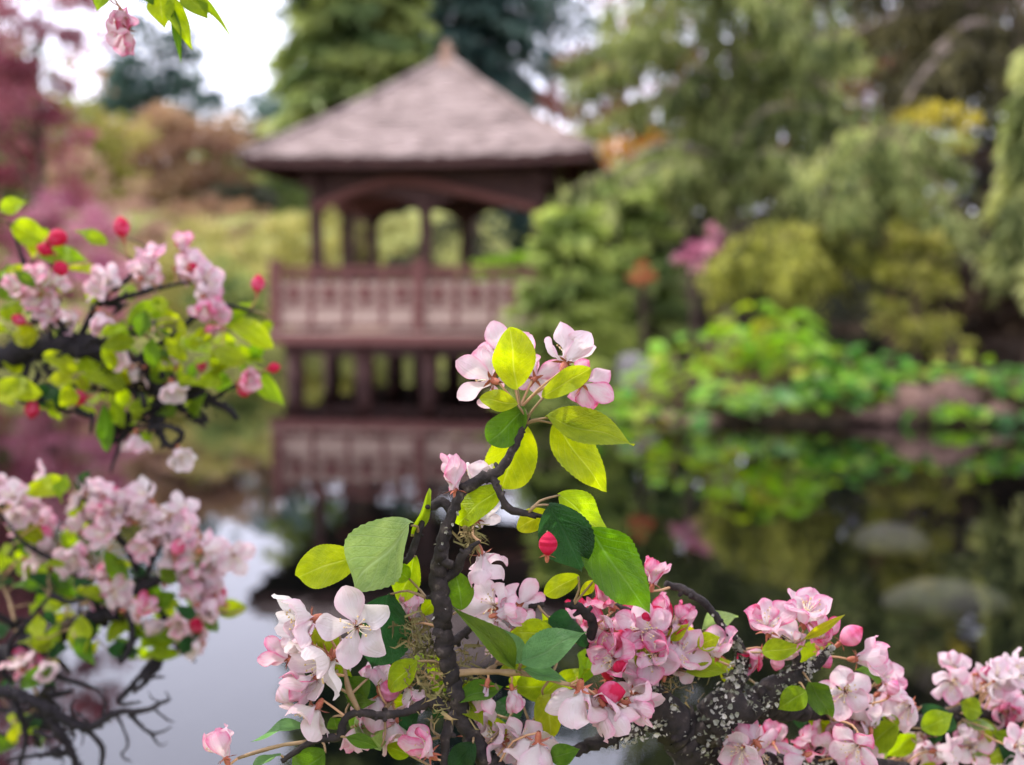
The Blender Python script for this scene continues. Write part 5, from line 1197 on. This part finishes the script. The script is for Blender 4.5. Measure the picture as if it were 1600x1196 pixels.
for u, v, du, dv, n in [(240, 620, 60, 45, 26), (140, 530, 60, 30, 16), (100, 985, 110, 40, 26), (60, 1110, 70, 40, 18), (60, 560, 60, 30, 10)]:
    for _ in range(n):
        p0 = S(u + B.rnd.gauss(0, du * .7), v + B.rnd.gauss(0, dv * .7), B.rnd.gauss(0, .02)); q0 = B.near(p0, False)
        B.branch([q0, (p0 + q0) / 2 + Vector((B.rnd.gauss(0, .006), 0, B.rnd.gauss(0, .006))), p0, p0 + Vector((B.rnd.gauss(0, .012), 0, B.rnd.gauss(0, .010)))], [.0032, .0028, .0022, .001], 'twig', M_BARK_DARK, .2, .4, .006, 6, False)
cluster(B, [(90, 470, 50, 40, 4, 1.09, .015, .40), (270, 430, 50, 40, 5, 1.09, .015, .36), (230, 560, 60, 40, 3, 1.09, .015, .30), (330, 500, 40, 40, 3, 1.09, .015, .40)], SB * .92)
moss_on(B, [(S(60, 555), .012), (S(180, 560), .012), (S(260, 612), .012), (S(240, 650), .009), (K(60, 1110), .01), (K(100, 1150), .01)], 420, 0.012, seed=12)
[o for o in B.root.children if o.name.startswith('moss')][0].data.materials[0] = M_BARK_DARK

# ------------------------------------------------------------------ bright leafy plants along the right bank
BL = {'round': [sheet('leaf', w_round, 6, 4, 0.2, 0.45, 0.8, 0.0, 60 + s) for s in range(3)], 'blade': [sheet('leaf', w_lance, 6, 4, 0.4, 0.6, 0.6, 0.0, 70 + s) for s in range(3)]}
for k_ in BL:
    for me in BL[k_]: me.materials.append(M_BANKLEAF)
STEMM = {}
def bank_plant(u, Y, h_px, w_px, n, cols, label, kind='round', Ls=(0.13, 0.24)):
    p = on_shore(u, Y); root = empty('waterside_plant', p); tag(root, label, 'plant', 'leafy plants along the right bank')
    h = (h_px - 38) / F_PX * Y; w = w_px / F_PX * Y; r_ = random.Random(int(u * 7 + Y * 100))
    for i in range(n):
        a = r_.uniform(0, 6.28); q = r_.random() ** .6; zz = h * r_.uniform(.25, 1.0) * (1 - .35 * q)
        b = Vector((math.cos(a) * q * w, math.sin(a) * q * w * .8, zz)); L_ = r_.uniform(*Ls)
        d = Vector((math.cos(a) + r_.gauss(0, .4), math.sin(a) + r_.gauss(0, .4) - .25, r_.uniform(-.1, .7))).normalized()
        M = Matrix.Translation(b) @ frame(d, Vector((r_.gauss(0, .3), -.3 + r_.gauss(0, .3), 1))) @ Matrix.Diagonal((L_ * (r_.uniform(.62, .9) if kind == 'round' else .2), L_, L_, 1))
        o = obj('leaf', BL[kind][r_.randrange(3)], None, root, M); c = r_.choice(cols); o.color = (*[x * r_.uniform(.8, 1.2) for x in c], 1)
    mb = MB()
    for i in range(8):
        a = r_.uniform(0, 6.28); e = Vector((math.cos(a) * w * .5, math.sin(a) * w * .4, h * .7))
        Vt, Ft = tube([Vector((0, 0, -.03)), e * .5 + Vector((0, 0, h * .1)), e], [.008, .007, .005], 5); mb.add(Vt, Ft)
    mb.build('stems', M_TWIG, root, True)
    return root
BRT = (0.24, 0.44, 0.03); BYL = (0.36, 0.50, 0.03); BGR = (0.08, 0.24, 0.025); BDK = (0.03, 0.11, 0.02); BPL = (0.24, 0.42, 0.13)
for u, Y, h, w, n, cols, lab, kind in [
    (950, 14.15, 110, 38, 26, [BRT, BYL, BGR], 'lime green leafy plant at the left end of the right bank', 'round'),
    (1005, 14.2, 125, 40, 28, [BRT, BYL, BYL], 'yellow-lime leafy plant above the reddish shore rocks', 'round'),
    (1060, 14.4, 140, 44, 30, [BYL, BRT, BYL], 'broad yellow-lime plant behind the reddish shore rocks', 'round'),
    (1120, 14.5, 152, 44, 30, [BYL, BYL, BRT], 'tall yellow-lime plant in the middle of the bank', 'round'),
    (1175, 14.7, 165, 44, 32, [BYL, BRT, BYL], 'tallest lime green plant of the bank, below the juniper', 'blade'),
    (1225, 14.7, 160, 40, 30, [BYL, BRT, BRT], 'upright lime plant beside the tallest one, below the juniper', 'blade'),
    (1160, 13.65, 72, 44, 28, [BRT, BPL, BGR], 'pale green plant hanging over the water beside the reddish rocks', 'round'),
    (1215, 13.6, 85, 46, 30, [BRT, BPL, BGR], 'glossy green plant with large round leaves over the water', 'round'),
    (1265, 13.7, 100, 44, 30, [BGR, BRT, BPL], 'glossy mid-green plant with overlapping round leaves', 'round'),
    (1310, 13.6, 100, 42, 30, [BGR, BRT, BDK], 'deep green plant with round leaves nearest the brown-red rock', 'round'),
    (1355, 13.8, 90, 36, 24, [BGR, BRT, BGR], 'deep green plant leaning on the brown-red rock', 'round'),
    (1290, 14.3, 120, 46, 24, [BGR, BRT], 'dense green plant in the second row of the bank', 'round'),
    (1390, 14.2, 75, 30, 18, [BGR, BRT], 'small green plant behind the brown-red rock', 'round'),
    (1455, 13.5, 52, 26, 14, [BRT, BGR], 'small lime tuft in front of the tall brown rock', 'blade'),
    (1530, 13.9, 105, 40, 26, [BRT, BGR, BYL], 'lime and green plant right of the tall brown rock', 'round'),
    (1580, 13.7, 100, 44, 28, [BGR, BRT], 'green plant with round leaves on the shaded bank', 'round'),
    (1635, 13.7, 110, 44, 24, [BGR, BGR, BRT], 'green plant at the outer end of the shaded bank', 'round'),
    (1005, 13.75, 70, 34, 22, [BRT, BYL, BGR], 'low lime plant spilling over the leftmost reddish rock', 'round'),
    (1075, 13.55, 58, 30, 16, [BRT, BGR], 'low green plant between the two reddish rocks', 'round'),
    (1130, 13.9, 90, 40, 26, [BYL, BRT, BRT], 'lime plant at the end of the wide reddish rock', 'round'),
    (1250, 14.2, 125, 44, 26, [BRT, BYL], 'yellow-lime plant in front of the upright lime one', 'round'),
    (1340, 14.2, 110, 42, 26, [BRT, BGR], 'fresh green plant behind the plant leaning on the brown-red rock', 'round'),
    (1430, 14.05, 85, 40, 22, [BRT, BGR, BYL], 'lime plant crowning the largest brown-red rock', 'round'),
    (1500, 13.45, 60, 34, 20, [BRT, BGR], 'lime plant hiding the foot of the tall brown rock', 'round'),
    (1590, 13.35, 50, 36, 16, [BGR, BDK], 'low dark green plant at the water of the shaded bank', 'round')]:
    bank_plant(u, Y, h, w, n, cols, lab, kind, (0.13, 0.24) if kind == 'round' else (0.25, 0.45))
